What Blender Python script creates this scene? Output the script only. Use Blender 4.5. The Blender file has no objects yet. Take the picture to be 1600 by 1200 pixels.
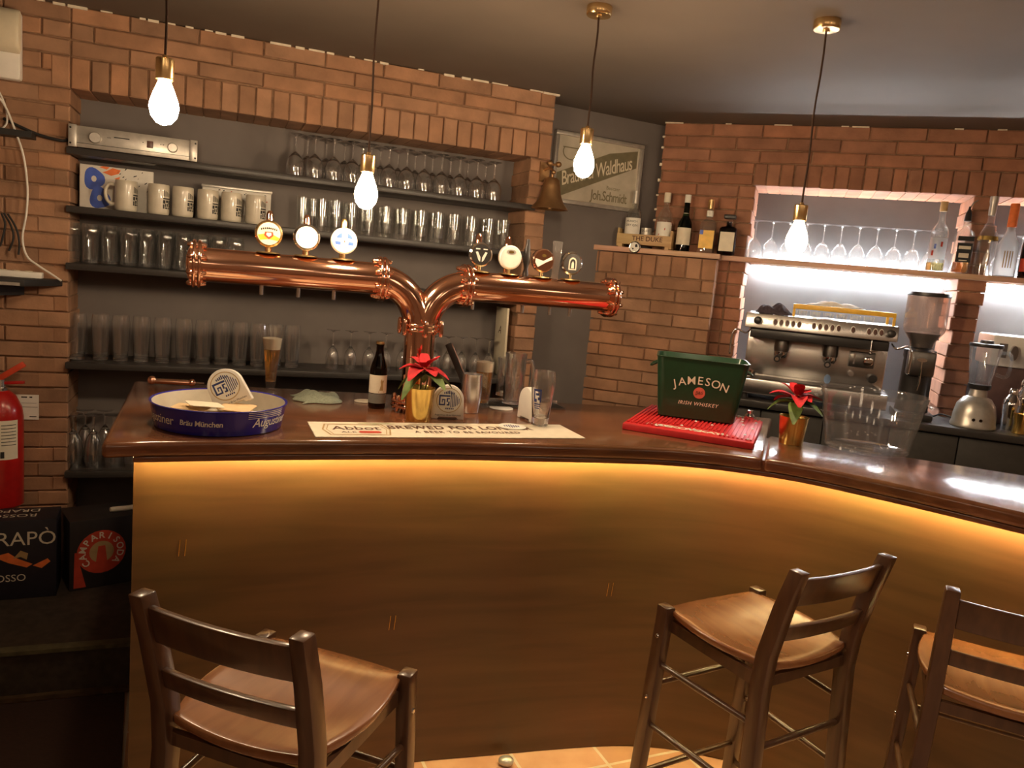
import bpy, bmesh, math, random
from mathutils import Vector, Matrix
PI = math.pi
random.seed(7)
S = bpy.context.scene
C = S.collection

# ------------------------------------------------------------------ camera
PITCH, ROLL, EYE, FPX = math.radians(8.3), math.radians(5.2), 1.62, 1200.0
cF = Vector((0, math.cos(PITCH), -math.sin(PITCH)))
cU0 = Vector((0, math.sin(PITCH), math.cos(PITCH)))
cX = Vector((1, 0, 0)) * math.cos(ROLL) + cU0 * math.sin(ROLL)
cU = cU0 * math.cos(ROLL) - Vector((1, 0, 0)) * math.sin(ROLL)
cam_data = bpy.data.cameras.new('camera')
cam_data.sensor_fit = 'HORIZONTAL'
cam_data.sensor_width = 36.0
cam_data.lens = 36.0 * FPX / 1600.0
cam_data.clip_start = 0.05
cam = bpy.data.objects.new('camera', cam_data)
C.objects.link(cam)
cam.matrix_world = Matrix(((cX.x, cU.x, -cF.x, 0), (cX.y, cU.y, -cF.y, 0), (cX.z, cU.z, -cF.z, EYE), (0, 0, 0, 1)))
S.camera = cam

# ------------------------------------------------------------------ world, view, exposure
S.view_settings.view_transform = 'Standard'
S.view_settings.look = 'None'
S.view_settings.gamma = 1.0
S.view_settings.exposure = 0.0
S.view_settings.use_curve_mapping = False
wd = bpy.data.worlds.new('world')
S.world = wd
wd.use_nodes = True
wd.node_tree.nodes['Background'].inputs[0].default_value = (1.0, 0.72, 0.5, 1)
wd.node_tree.nodes['Background'].inputs[1].default_value = 0.012
S.cycles.caustics_reflective = True
S.cycles.caustics_refractive = True
S.cycles.sample_clamp_indirect = 12.0
S.cycles.sample_clamp_direct = 0.0

# brightness of the lamps of the room (all are visible lamps or lamps hanging behind the photographer)
BULB_W, ROOM_W, LED_WARM, LED_COLD = 270.0, 4.0, 215.0, 520.0

def room_lamp(x, y, z, power, size=0.13, col=(1.0, 0.74, 0.50)):
    l = bpy.data.lights.new('room_lamp', 'POINT')
    l.energy = power; l.shadow_soft_size = size; l.color = col
    o = bpy.data.objects.new('room_lamp', l)
    o.location = (x, y, z); C.objects.link(o)
# the lamps of the guest room behind the photographer
def downlight(x, y, power):
    l = bpy.data.lights.new('downlight', 'SPOT')
    l.energy = power; l.spot_size = math.radians(84); l.spot_blend = 0.5; l.shadow_soft_size = 0.06; l.color = (1.0, 0.84, 0.68)
    o = bpy.data.objects.new('downlight', l); o.location = (x, y, 2.5); C.objects.link(o)
downlight(0.45, 0.85, 75.0); downlight(1.9, 0.75, 60.0)
for _x, _y in ((-0.7, 0.35), (0.35, 0.30), (1.5, 0.45), (-0.9, -0.9), (0.3, -1.1), (1.5, -0.9), (2.8, 0.3), (2.7, -1.0)):
    room_lamp(_x, _y, 2.32, ROOM_W)

# ------------------------------------------------------------------ measuring: a pixel of the photo -> a point of the room
def ray(x, y):
    return cF + cX * ((x - 800) / FPX) - cU * ((y - 600) / FPX)
def pz(x, y, z):
    d = ray(x, y)
    k = (z - EYE) / d.z
    return Vector((d.x * k, d.y * k, z))
class Frame:                      # a wall: u runs along it to the right, d into it, z up
    def __init__(s, o, deg):
        s.o = Vector((o[0], o[1])); s.a = math.radians(deg)
        s.t = Vector((math.cos(s.a), math.sin(s.a))); s.n = Vector((-math.sin(s.a), math.cos(s.a)))
    def w(s, u, d, z):
        p = s.o + s.t * u + s.n * d
        return Vector((p.x, p.y, z))
    def px(s, x, y, d=0.0):
        r = ray(x, y); o = s.o + s.n * d
        k = o.dot(s.n) / (r.x * s.n.x + r.y * s.n.y)
        q = Vector((r.x * k, r.y * k)) - o
        return q.dot(s.t), EYE + r.z * k
    def at(s, x, y, d=0.0):
        u, z = s.px(x, y, d)
        return s.w(u, d, z)
LW = Frame((-1.827, 3.295), 21.2)
RW = Frame((0.723, 4.474), -19.35)
MW = Frame((0.70, 4.56), 26.0)
TW = Frame((-0.338, 2.69), 22.0)      # line of the beer tower
CEIL, TOP = 2.52, 1.10

# ------------------------------------------------------------------ materials
def nodes_of(name):
    m = bpy.data.materials.new(name); m.use_nodes = True
    nt = m.node_tree
    return m, nt, nt.nodes['Principled BSDF']
def mat(name, col, rough=0.5, metal=0.0, var=0.12, scale=30.0, bump=0.0, trans=0.0, ior=1.45, coat=0.0, emit=None, es=0.0, rvar=0.0, alpha=1.0, stretch=None, spec=None):
    m, nt, b = nodes_of(name)
    tc = nt.nodes.new('ShaderNodeTexCoord')
    no = nt.nodes.new('ShaderNodeTexNoise'); no.inputs['Scale'].default_value = scale; no.inputs['Detail'].default_value = 4
    if stretch:
        mp = nt.nodes.new('ShaderNodeMapping'); mp.inputs['Scale'].default_value = stretch
        nt.links.new(tc.outputs['Object'], mp.inputs[0]); nt.links.new(mp.outputs[0], no.inputs['Vector'])
    else:
        nt.links.new(tc.outputs['Object'], no.inputs['Vector'])
    cr = nt.nodes.new('ShaderNodeValToRGB')
    lo = [max(0, c * (1 - var)) for c in col]; hi = [min(1, c * (1 + var)) for c in col]
    cr.color_ramp.elements[0].position = 0.3; cr.color_ramp.elements[1].position = 0.7
    cr.color_ramp.elements[0].color = (*lo, 1); cr.color_ramp.elements[1].color = (*hi, 1)
    nt.links.new(no.outputs['Fac'], cr.inputs[0]); nt.links.new(cr.outputs[0], b.inputs['Base Color'])
    b.inputs['Roughness'].default_value = rough; b.inputs['Metallic'].default_value = metal
    b.inputs['Transmission Weight'].default_value = trans; b.inputs['IOR'].default_value = ior
    b.inputs['Coat Weight'].default_value = coat; b.inputs['Coat Roughness'].default_value = 0.08
    if spec is not None: b.inputs['Specular IOR Level'].default_value = spec
    if rvar:
        mr = nt.nodes.new('ShaderNodeMapRange')
        mr.inputs['To Min'].default_value = max(0, rough - rvar); mr.inputs['To Max'].default_value = rough + rvar
        nt.links.new(no.outputs['Fac'], mr.inputs['Value']); nt.links.new(mr.outputs[0], b.inputs['Roughness'])
    if bump:
        bp = nt.nodes.new('ShaderNodeBump'); bp.inputs['Strength'].default_value = bump; bp.inputs['Distance'].default_value = 0.004
        nt.links.new(no.outputs['Fac'], bp.inputs['Height']); nt.links.new(bp.outputs[0], b.inputs['Normal'])
    if emit:
        b.inputs['Emission Color'].default_value = (*emit, 1); b.inputs['Emission Strength'].default_value = es
    return m
def wood(name, c1, c2, rough=0.35, stretch=(3, 40, 40), coat=0.0, scale=1.6, bump=0.05):
    m, nt, b = nodes_of(name)
    tc = nt.nodes.new('ShaderNodeTexCoord'); mp = nt.nodes.new('ShaderNodeMapping'); mp.inputs['Scale'].default_value = stretch
    no = nt.nodes.new('ShaderNodeTexNoise'); no.inputs['Scale'].default_value = scale; no.inputs['Detail'].default_value = 6; no.inputs['Distortion'].default_value = 0.4
    n2 = nt.nodes.new('ShaderNodeTexNoise'); n2.inputs['Scale'].default_value = 2.2
    cr = nt.nodes.new('ShaderNodeValToRGB')
    cr.color_ramp.elements[0].position = 0.32; cr.color_ramp.elements[1].position = 0.68
    cr.color_ramp.elements[0].color = (*c1, 1); cr.color_ramp.elements[1].color = (*c2, 1)
    mx = nt.nodes.new('ShaderNodeMix'); mx.data_type = 'RGBA'; mx.blend_type = 'MULTIPLY'; mx.inputs[0].default_value = 0.35
    L = nt.links.new
    L(tc.outputs['Object'], mp.inputs[0]); L(mp.outputs[0], no.inputs['Vector']); L(tc.outputs['Object'], n2.inputs['Vector'])
    L(no.outputs['Fac'], cr.inputs[0]); L(cr.outputs[0], mx.inputs[6]); L(n2.outputs['Color'], mx.inputs[7]); L(mx.outputs[2], b.inputs['Base Color'])
    b.inputs['Roughness'].default_value = rough; b.inputs['Coat Weight'].default_value = coat; b.inputs['Coat Roughness'].default_value = 0.12
    bp = nt.nodes.new('ShaderNodeBump'); bp.inputs['Strength'].default_value = bump; bp.inputs['Distance'].default_value = 0.002
    L(no.outputs['Fac'], bp.inputs['Height']); L(bp.outputs[0], b.inputs['Normal'])
    return m
def brickmat(name, col):
    m, nt, b = nodes_of(name)
    at = nt.nodes.new('ShaderNodeAttribute'); at.attribute_name = 'tint'
    tc = nt.nodes.new('ShaderNodeTexCoord')
    no = nt.nodes.new('ShaderNodeTexNoise'); no.inputs['Scale'].default_value = 9; no.inputs['Detail'].default_value = 8
    sp = nt.nodes.new('ShaderNodeTexNoise'); sp.inputs['Scale'].default_value = 85; sp.inputs['Detail'].default_value = 3
    cr = nt.nodes.new('ShaderNodeValToRGB')
    cr.color_ramp.elements[0].color = (*[c * 0.68 for c in col], 1); cr.color_ramp.elements[1].color = (*[min(1, c * 1.25) for c in col], 1)
    cr.color_ramp.elements[0].position = 0.25; cr.color_ramp.elements[1].position = 0.75
    mx = nt.nodes.new('ShaderNodeMix'); mx.data_type = 'RGBA'; mx.blend_type = 'MULTIPLY'; mx.inputs[0].default_value = 1.0
    L = nt.links.new
    L(tc.outputs['Object'], no.inputs['Vector']); L(tc.outputs['Object'], sp.inputs['Vector'])
    L(no.outputs['Fac'], cr.inputs[0]); L(cr.outputs[0], mx.inputs[6]); L(at.outputs['Color'], mx.inputs[7]); L(mx.outputs[2], b.inputs['Base Color'])
    b.inputs['Roughness'].default_value = 0.85
    bp = nt.nodes.new('ShaderNodeBump'); bp.inputs['Strength'].default_value = 0.35; bp.inputs['Distance'].default_value = 0.004
    L(sp.outputs['Fac'], bp.inputs['Height']); L(bp.outputs[0], b.inputs['Normal'])
    return m
def glassmat(name, col=(1, 1, 1), rough=0.0, ior=1.45, haze=0.0, coat=0.0):
    m = bpy.data.materials.new(name); m.use_nodes = True
    nt = m.node_tree; b = nt.nodes['Principled BSDF']
    tc = nt.nodes.new('ShaderNodeTexCoord'); no = nt.nodes.new('ShaderNodeTexNoise'); no.inputs['Scale'].default_value = 24
    mr = nt.nodes.new('ShaderNodeMapRange'); mr.inputs['To Min'].default_value = rough; mr.inputs['To Max'].default_value = rough + 0.02
    nt.links.new(tc.outputs['Object'], no.inputs['Vector']); nt.links.new(no.outputs['Fac'], mr.inputs['Value']); nt.links.new(mr.outputs[0], b.inputs['Roughness'])
    b.inputs['Base Color'].default_value = (*col, 1); b.inputs['Transmission Weight'].default_value = 1.0; b.inputs['IOR'].default_value = ior
    b.inputs['Coat Weight'].default_value = coat; b.inputs['Coat Roughness'].default_value = 0.11; b.inputs['Coat IOR'].default_value = 1.9
    if haze:
        df = nt.nodes.new('ShaderNodeBsdfDiffuse'); mx = nt.nodes.new('ShaderNodeMixShader'); mx.inputs[0].default_value = haze
        nt.links.new(b.outputs[0], mx.inputs[1]); nt.links.new(df.outputs[0], mx.inputs[2]); nt.links.new(mx.outputs[0], nt.nodes['Material Output'].inputs['Surface'])
    return m
def thinglass(name, tintc=(0.965, 0.97, 0.965), base=0.055, edge=0.62, rough=0.03, haze=0.03):
    # thin clear glass: lets light straight through, mirrors it more and more towards the rim
    m = bpy.data.materials.new(name); m.use_nodes = True
    nt = m.node_tree; nt.nodes.remove(nt.nodes['Principled BSDF']); out = nt.nodes['Material Output']
    N = nt.nodes.new; L = nt.links.new
    lw = N('ShaderNodeLayerWeight'); lw.inputs['Blend'].default_value = 0.5
    pw = N('ShaderNodeMath'); pw.operation = 'POWER'; pw.inputs[1].default_value = 3.5
    mu = N('ShaderNodeMath'); mu.operation = 'MULTIPLY_ADD'; mu.inputs[1].default_value = edge; mu.inputs[2].default_value = base
    tr = N('ShaderNodeBsdfTransparent'); gl = N('ShaderNodeBsdfGlossy'); mx = N('ShaderNodeMixShader')
    tc = N('ShaderNodeTexCoord'); no = N('ShaderNodeTexNoise'); no.inputs['Scale'].default_value = 18
    mr = N('ShaderNodeMapRange'); mr.inputs['To Min'].default_value = rough * 0.6; mr.inputs['To Max'].default_value = rough * 1.4
    tr.inputs[0].default_value = (*tintc, 1); gl.inputs['Color'].default_value = (1, 1, 1, 1)
    L(tc.outputs['Object'], no.inputs['Vector']); L(no.outputs['Fac'], mr.inputs['Value']); L(mr.outputs[0], gl.inputs['Roughness'])
    L(lw.outputs['Facing'], pw.inputs[0]); L(pw.outputs[0], mu.inputs[0]); L(mu.outputs[0], mx.inputs[0])
    df = N('ShaderNodeBsdfDiffuse'); tl = N('ShaderNodeBsdfTranslucent'); hz = N('ShaderNodeMixShader'); m2 = N('ShaderNodeMixShader'); m2.inputs[0].default_value = haze
    L(df.outputs[0], hz.inputs[1]); L(tl.outputs[0], hz.inputs[2]); L(tr.outputs[0], m2.inputs[1]); L(hz.outputs[0], m2.inputs[2])
    L(m2.outputs[0], mx.inputs[1]); L(gl.outputs[0], mx.inputs[2]); L(mx.outputs[0], out.inputs['Surface'])
    return m
def floormat():
    m, nt, b = nodes_of('terracotta_tile')
    tc = nt.nodes.new('ShaderNodeTexCoord'); mp = nt.nodes.new('ShaderNodeMapping'); mp.inputs['Rotation'].default_value = (0, 0, math.radians(-24)); mp.inputs['Location'].default_value = (0.12, 0.09, 0)
    br = nt.nodes.new('ShaderNodeTexBrick'); br.offset = 0.0; br.inputs['Scale'].default_value = 1.0
    br.inputs['Brick Width'].default_value = 0.30; br.inputs['Row Height'].default_value = 0.30; br.inputs['Mortar Size'].default_value = 0.006; br.inputs['Mortar Smooth'].default_value = 0.15
    br.inputs['Color1'].default_value = (0.50, 0.26, 0.145, 1); br.inputs['Color2'].default_value = (0.58, 0.33, 0.20, 1); br.inputs['Mortar'].default_value = (0.62, 0.50, 0.38, 1)
    no = nt.nodes.new('ShaderNodeTexNoise'); no.inputs['Scale'].default_value = 7; no.inputs['Detail'].default_value = 5
    mx = nt.nodes.new('ShaderNodeMix'); mx.data_type = 'RGBA'; mx.blend_type = 'SOFT_LIGHT'; mx.inputs[0].default_value = 0.6
    L = nt.links.new
    L(tc.outputs['Object'], mp.inputs[0]); L(mp.outputs[0], br.inputs['Vector']); L(tc.outputs['Object'], no.inputs['Vector'])
    L(br.outputs['Color'], mx.inputs[6]); L(no.outputs['Fac'], mx.inputs[7]); L(mx.outputs[2], b.inputs['Base Color'])
    b.inputs['Roughness'].default_value = 0.45
    bp = nt.nodes.new('ShaderNodeBump'); bp.inputs['Strength'].default_value = 0.3; bp.inputs['Distance'].default_value = 0.003; bp.invert = True
    L(br.outputs['Fac'], bp.inputs['Height']); L(bp.outputs[0], b.inputs['Normal'])
    return m
def emis(name, col, strength):
    m, nt, b = nodes_of(name)
    b.inputs['Base Color'].default_value = (0.9, 0.9, 0.9, 1)
    b.inputs['Emission Color'].default_value = (*col, 1); b.inputs['Emission Strength'].default_value = strength
    return m
M = dict(
    brick_l=brickmat('brick_warm', (0.375, 0.20, 0.115)), brick_r=brickmat('brick_red', (0.355, 0.16, 0.093)),
    mortar=mat('mortar', (0.28, 0.165, 0.10), 0.95, var=0.3, scale=40, bump=0.3),
    plaster=mat('loose_plaster', (0.75, 0.66, 0.52), 0.9, var=0.1),
    grey=mat('dark_grey_paint', (0.172, 0.148, 0.138), 0.75, var=0.08, scale=6, bump=0.05),
    ceil=mat('grey_brown_ceiling_paint', (0.125, 0.097, 0.075), 0.7, var=0.06, scale=3, bump=0.03),
    roomwall=mat('beige_plaster', (0.45, 0.33, 0.24), 0.85, var=0.1, scale=4),
    floor=floormat(), black=mat('black_paint', (0.022, 0.02, 0.02), 0.5), shelf=mat('black_stained_board', (0.045, 0.04, 0.038), 0.38, var=0.25, stretch=(2, 30, 30)),
    panel=wood('dark_walnut_panel', (0.074, 0.035, 0.0125), (0.118, 0.057, 0.022), 0.36, (0.8, 0.8, 9), scale=2.0, coat=0.15),
    top=wood('polished_mahogany', (0.15, 0.056, 0.026), (0.25, 0.100, 0.045), 0.2, (2, 14, 30), coat=0.5, bump=0.02),
    stool=wood('stained_beech', (0.055, 0.022, 0.010), (0.095, 0.040, 0.017), 0.32, (30, 30, 3), coat=0.3),
    seat=wood('varnished_seat_wood', (0.20, 0.068, 0.022), (0.30, 0.112, 0.038), 0.26, (18, 3, 18), coat=0.45),
    plank=wood('pine_plank', (0.66, 0.38, 0.24), (0.80, 0.50, 0.34), 0.5, (3, 40, 40)),
    crate=wood('crate_wood', (0.60, 0.38, 0.17), (0.74, 0.50, 0.25), 0.6, (3, 40, 40)),
    copper=mat('polished_copper', (0.93, 0.54, 0.38), 0.11, 1.0, var=0.05, scale=5, rvar=0.03),
    brass=mat('brushed_brass', (0.80, 0.56, 0.27), 0.25, 1.0, var=0.08, scale=60),
    bronze=mat('aged_bronze', (0.36, 0.21, 0.10), 0.42, 0.85, var=0.2, scale=20), gold=mat('gold_foil_pot', (0.86, 0.62, 0.20), 0.22, 1.0, var=0.06),
    steel=mat('brushed_steel', (0.76, 0.74, 0.72), 0.27, 1.0, var=0.06, scale=8, stretch=(1, 1, 40)), chrome=mat('chrome', (0.85, 0.85, 0.85), 0.06, 1.0, var=0.02),
    darksteel=mat('dark_steel', (0.22, 0.21, 0.20), 0.3, 1.0), silver=mat('silver_plastic', (0.50, 0.47, 0.43), 0.32, 0.5),
    crystal=thinglass('wine_crystal', (0.97, 0.97, 0.97), 0.05, 0.8, 0.03, 0.09), realglass=glassmat('thick_clear_glass', haze=0.022, coat=1.0), greyr=mat('grey_niche_paint', (0.125, 0.126, 0.130), 0.75, var=0.08, scale=6, bump=0.05), glass=thinglass('clear_glass'), acryl=thinglass('clear_acrylic', (0.955, 0.96, 0.96), 0.05, 0.85, 0.05, 0.025), smoke=thinglass('smoked_plastic', (0.74, 0.64, 0.58), 0.04, 0.4, 0.12, 0.12),
    amber=glassmat('dark_brown_glass', (0.10, 0.035, 0.012), 0.0, 1.45), greeng=glassmat('dark_green_glass', (0.015, 0.06, 0.02), 0.0, 1.45),
    beer=glassmat('lager_beer', (0.95, 0.52, 0.11), 0.0, 1.33), foam=mat('beer_foam', (0.86, 0.76, 0.58), 0.9, var=0.05, scale=120, bump=0.2),
    liq=glassmat('amber_liquor', (0.75, 0.28, 0.06), 0.0, 1.33), liqy=glassmat('pale_yellow_liquor', (0.95, 0.85, 0.35), 0.0, 1.33), frost=glassmat('frosted_glass', (0.92, 0.92, 0.90), 0.4, 1.35),
    white=mat('white_plastic', (0.78, 0.74, 0.68), 0.35, var=0.03), cream=mat('cream_plastic', (0.74, 0.66, 0.50), 0.4, var=0.04), stone=mat('glazed_stoneware', (0.56, 0.51, 0.42), 0.3, var=0.06, coat=0.4),
    paper=mat('paper_label', (0.76, 0.68, 0.54), 0.8, var=0.06), whitepaper=mat('white_paper', (0.82, 0.79, 0.72), 0.8, var=0.04), board=mat('pulp_board_coaster', (0.72, 0.52, 0.30), 0.9, var=0.1),
    ink=mat('black_ink', (0.02, 0.02, 0.02), 0.6), brownink=mat('brown_ink', (0.10, 0.04, 0.02), 0.6), blueink=mat('navy_ink', (0.03, 0.045, 0.16), 0.5), blue=mat('blue_enamel', (0.022, 0.020, 0.27), 0.22, coat=0.4, var=0.06),
    blue2=mat('bright_blue_print', (0.05, 0.11, 0.55), 0.4), whiteink=mat('white_print', (0.80, 0.78, 0.72), 0.5), redink=mat('red_print', (0.55, 0.06, 0.03), 0.5), orange=mat('orange_print', (0.85, 0.20, 0.05), 0.5),
    red=mat('red_rubber', (0.60, 0.025, 0.028), 0.5, var=0.1), redpaint=mat('red_enamel', (0.42, 0.012, 0.010), 0.28, coat=0.3), redplastic=mat('red_handle_plastic', (0.62, 0.07, 0.03), 0.3),
    green=mat('dark_green_metal', (0.012, 0.045, 0.020), 0.3, var=0.1, coat=0.3), greenin=mat('green_bucket_inside', (0.03, 0.085, 0.04), 0.3),
    petal=mat('red_velvet_bract', (0.52, 0.010, 0.018), 0.7, var=0.3, scale=60), leaf=mat('green_leaf', (0.11, 0.17, 0.035), 0.55, var=0.35, scale=40), stem=mat('plant_stem', (0.16, 0.14, 0.05), 0.6), yellow=mat('yellow_enamel', (0.80, 0.46, 0.05), 0.4),
    rubber=mat('black_rubber', (0.018, 0.016, 0.016), 0.6), dark=mat('black_plastic', (0.03, 0.027, 0.026), 0.35), brownbtn=mat('brown_buttons', (0.12, 0.06, 0.05), 0.35),
    cloth=mat('grey_green_cloth', (0.36, 0.40, 0.31), 0.95, var=0.15, scale=150, bump=0.2), darkcloth=mat('dark_cloth', (0.07, 0.055, 0.07), 0.95, var=0.3, scale=60, bump=0.3), whitecloth=mat('white_cloth', (0.80, 0.78, 0.74), 0.95, bump=0.2),
    beans=mat('coffee_beans', (0.05, 0.022, 0.012), 0.6, var=0.6, scale=140, bump=0.8), box1=mat('black_carton', (0.018, 0.015, 0.022), 0.5), box2=mat('dark_carton', (0.026, 0.02, 0.02), 0.5),
    canvas=mat('painted_canvas', (0.74, 0.70, 0.64), 0.8, var=0.05), mirror=mat('etched_mirror', (0.66, 0.60, 0.48), 0.25, 0.25, var=0.1, scale=12), mirrordk=mat('mirror_band_paint', (0.19, 0.165, 0.10), 0.4), cork=mat('cork', (0.62, 0.42, 0.2), 0.8, var=0.2),
    tan=mat('kraft_print', (0.45, 0.30, 0.13), 0.7), bulb=emis('glowing_bulb', (1.0, 0.74, 0.46), BULB_W), ledw=emis('warm_led', (1.0, 0.76, 0.31), LED_WARM), ledc=emis('cold_led', (0.92, 0.97, 1.0), LED_COLD), ledup=emis('cold_led_upper', (0.92, 0.97, 1.0), LED_COLD * 0.52),
)

# ------------------------------------------------------------------ mesh building
_tc = {}
def text_geo(s, size, bold=0.0, shear=0.0, spacing=1.0):
    k = (s, size, bold, shear, spacing)
    if k not in _tc:
        cu = bpy.data.curves.new('lettering', 'FONT'); cu.body = s; cu.size = size; cu.offset = bold * size; cu.shear = shear
        cu.space_character = spacing; cu.align_x = 'CENTER'; cu.align_y = 'CENTER'; cu.resolution_u = 3
        o = bpy.data.objects.new('lettering', cu); C.objects.link(o)
        dg = bpy.context.evaluated_depsgraph_get(); dg.update()
        me = bpy.data.meshes.new_from_object(o.evaluated_get(dg))
        _tc[k] = ([tuple(v.co) for v in me.vertices], [tuple(p.vertices) for p in me.polygons])
        bpy.data.objects.remove(o); bpy.data.curves.remove(cu); bpy.data.meshes.remove(me)
    return _tc[k]
class MB:
    def __init__(s): s.v = []; s.f = []; s.m = []; s.t = []
    def add(s, vs, fs, mi=0, X=None, tint=None):
        n = len(s.v)
        s.v += [tuple(X @ Vector(v)) if X is not None else tuple(v) for v in vs]
        s.f += [tuple(i + n for i in f) for f in fs]; s.m += [mi] * len(fs); s.t += [tint] * len(fs)
        return s
    def box(s, x0, x1, y0, y1, z0, z1, mi=0, X=None, tint=None):
        return s.add([(x0, y0, z0), (x1, y0, z0), (x1, y1, z0), (x0, y1, z0), (x0, y0, z1), (x1, y0, z1), (x1, y1, z1), (x0, y1, z1)],
                     [(0, 3, 2, 1), (4, 5, 6, 7), (0, 1, 5, 4), (1, 2, 6, 5), (2, 3, 7, 6), (3, 0, 4, 7)], mi, X, tint)
    def lathe(s, prof, seg=24, mi=0, X=None, sx=1.0, sy=1.0):
        vs, fs, rings = [], [], []
        for r, z in prof:
            if r < 1e-6: vs.append((0, 0, z)); rings.append([len(vs) - 1])
            else:
                b = len(vs); rings.append(list(range(b, b + seg)))
                for i in range(seg):
                    a = 2 * PI * i / seg; vs.append((r * math.cos(a) * sx, r * math.sin(a) * sy, z))
        for A, B in zip(rings, rings[1:]):
            if len(A) == 1 and len(B) == 1: continue
            for i in range(seg):
                j = (i + 1) % seg
                if len(A) == 1: fs.append((A[0], B[j], B[i]))
                elif len(B) == 1: fs.append((A[i], A[j], B[0]))
                else: fs.append((A[i], A[j], B[j], B[i]))
        return s.add(vs, fs, mi, X)
    def tube(s, path, r, seg=10, mi=0, X=None, caps=True, closed=False):
        P = [Vector(p) for p in path]; n = len(P)
        R = r if isinstance(r, (list, tuple)) else [r] * n
        up = None; vs, fs = [], []
        for i, p in enumerate(P):
            if closed: t = P[(i + 1) % n] - P[i - 1]
            else: t = P[min(i + 1, n - 1)] - P[max(i - 1, 0)]
            t.normalize()
            if up is None:
                up = t.orthogonal().normalized()
            else:
                up = (up - t * up.dot(t)).normalized()
            w = t.cross(up)
            for k in range(seg):
                a = 2 * PI * k / seg; vs.append(p + (up * math.cos(a) + w * math.sin(a)) * R[i])
        m = n if closed else n - 1
        for i in range(m):
            for k in range(seg):
                a, b = i * seg + k, i * seg + (k + 1) % seg; c, d = ((i + 1) % n) * seg + (k + 1) % seg, ((i + 1) % n) * seg + k
                fs.append((a, b, c, d))
        if caps and not closed:
            fs.append(tuple(range(seg))[::-1]); fs.append(tuple((n - 1) * seg + k for k in range(seg)))
        return s.add(vs, fs, mi, X)
    def prism(s, poly, z0, z1, mi=0, X=None):
        n = len(poly)
        vs = [(p[0], p[1], z0) for p in poly] + [(p[0], p[1], z1) for p in poly]
        fs = [tuple(range(n))[::-1], tuple(range(n, 2 * n))] + [(i, (i + 1) % n, n + (i + 1) % n, n + i) for i in range(n)]
        return s.add(vs, fs, mi, X)
    def loft(s, rings, mi=0, X=None, cap0=True, cap1=True):
        n = len(rings[0]); vs = [v for r in rings for v in r]; fs = []
        for i in range(len(rings) - 1):
            for k in range(n):
                fs.append((i * n + k, i * n + (k + 1) % n, (i + 1) * n + (k + 1) % n, (i + 1) * n + k))
        if cap0: fs.append(tuple(range(n))[::-1])
        if cap1: fs.append(tuple((len(rings) - 1) * n + k for k in range(n)))
        return s.add(vs, fs, mi, X)
    def sphere(s, r, c=(0, 0, 0), seg=16, mi=0, X=None, sx=1, sy=1, sz=1):
        n = max(6, seg // 2)
        pr = [(r * math.sin(PI * i / n), -r * math.cos(PI * i / n) * sz) for i in range(n + 1)]
        pr[0] = (0, pr[0][1]); pr[-1] = (0, pr[-1][1])
        T = Matrix.Translation(c)
        return s.lathe(pr, seg, mi, (X @ T) if X is not None else T, sx, sy)
    def text(s, body, size, fn=None, mi=0, bold=0.0, shear=0.0, spacing=1.0):
        vs, fs = text_geo(body, size, bold, shear, spacing)
        fn = fn or (lambda x, y: (x, 0, y))
        return s.add([fn(v[0], v[1]) for v in vs], fs, mi)
    def build(s, name, mats, parent=None, bevel=0.0, smooth=True, angle=38, loc=None, rotz=None, seg=2, recalc=True):
        me = bpy.data.meshes.new(name)
        me.from_pydata([tuple(v) for v in s.v], [], s.f)
        mats = mats if isinstance(mats, (list, tuple)) else [mats]
        for m in mats: me.materials.append(M[m] if isinstance(m, str) else m)
        for p, mi in zip(me.polygons, s.m): p.material_index = mi
        if any(t is not None for t in s.t):
            ca = me.color_attributes.new('tint', 'FLOAT_COLOR', 'CORNER')
            for p, t in zip(me.polygons, s.t):
                t = t or (1, 1, 1)
                for li in p.loop_indices: ca.data[li].color = (*t, 1)
        bm = bmesh.new(); bm.from_mesh(me)
        if recalc: bmesh.ops.recalc_face_normals(bm, faces=bm.faces)
        if bevel:
            ed = [e for e in bm.edges if len(e.link_faces) == 2 and e.calc_face_angle(0) > 0.6]
            bmesh.ops.bevel(bm, geom=ed, offset=bevel, segments=seg, affect='EDGES', profile=0.5, clamp_overlap=True)
        bm.to_mesh(me); bm.free()
        if smooth:
            me.shade_smooth()
            me.set_sharp_from_angle(angle=math.radians(angle))
        o = bpy.data.objects.new(name, me); C.objects.link(o)
        if parent is not None: o.parent = parent
        if loc is not None: o.location = loc
        if rotz is not None: o.rotation_euler = (0, 0, rotz)
        return o
def tag(o, label, cat, group=None):
    o['label'] = label; o['category'] = cat
    if group: o['group'] = group
    return o
def thing(name, label, cat, loc=(0, 0, 0), rotz=0.0, group=None):
    o = bpy.data.objects.new(name, None); o.empty_display_size = 0.05
    C.objects.link(o); o.location = loc; o.rotation_euler = (0, 0, rotz)
    return tag(o, label, cat, group)
def struct(o):
    o['kind'] = 'structure'; return o
def dup(root, loc, rotz, label=None, group=None):
    r = root.copy(); C.objects.link(r); r.location = loc; r.rotation_euler = (0, 0, rotz)
    if label: r['label'] = label
    if group: r['group'] = group
    for ch in list(root.children):
        c = ch.copy(); C.objects.link(c); c.parent = r
        for g in list(ch.children):
            d = g.copy(); C.objects.link(d); d.parent = c
    return r
ORD = ['leftmost', 'second', 'third', 'fourth', 'fifth', 'sixth', 'seventh', 'eighth', 'ninth', 'tenth', 'eleventh', 'twelfth', 'thirteenth', 'fourteenth']
def nth(i): return 'leftmost' if i == 0 else ORD[i] + ' from left'
def T(x, y, z): return Matrix.Translation((x, y, z))
def RZ(a): return Matrix.Rotation(a, 4, 'Z')
def RX(a): return Matrix.Rotation(a, 4, 'X')
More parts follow.
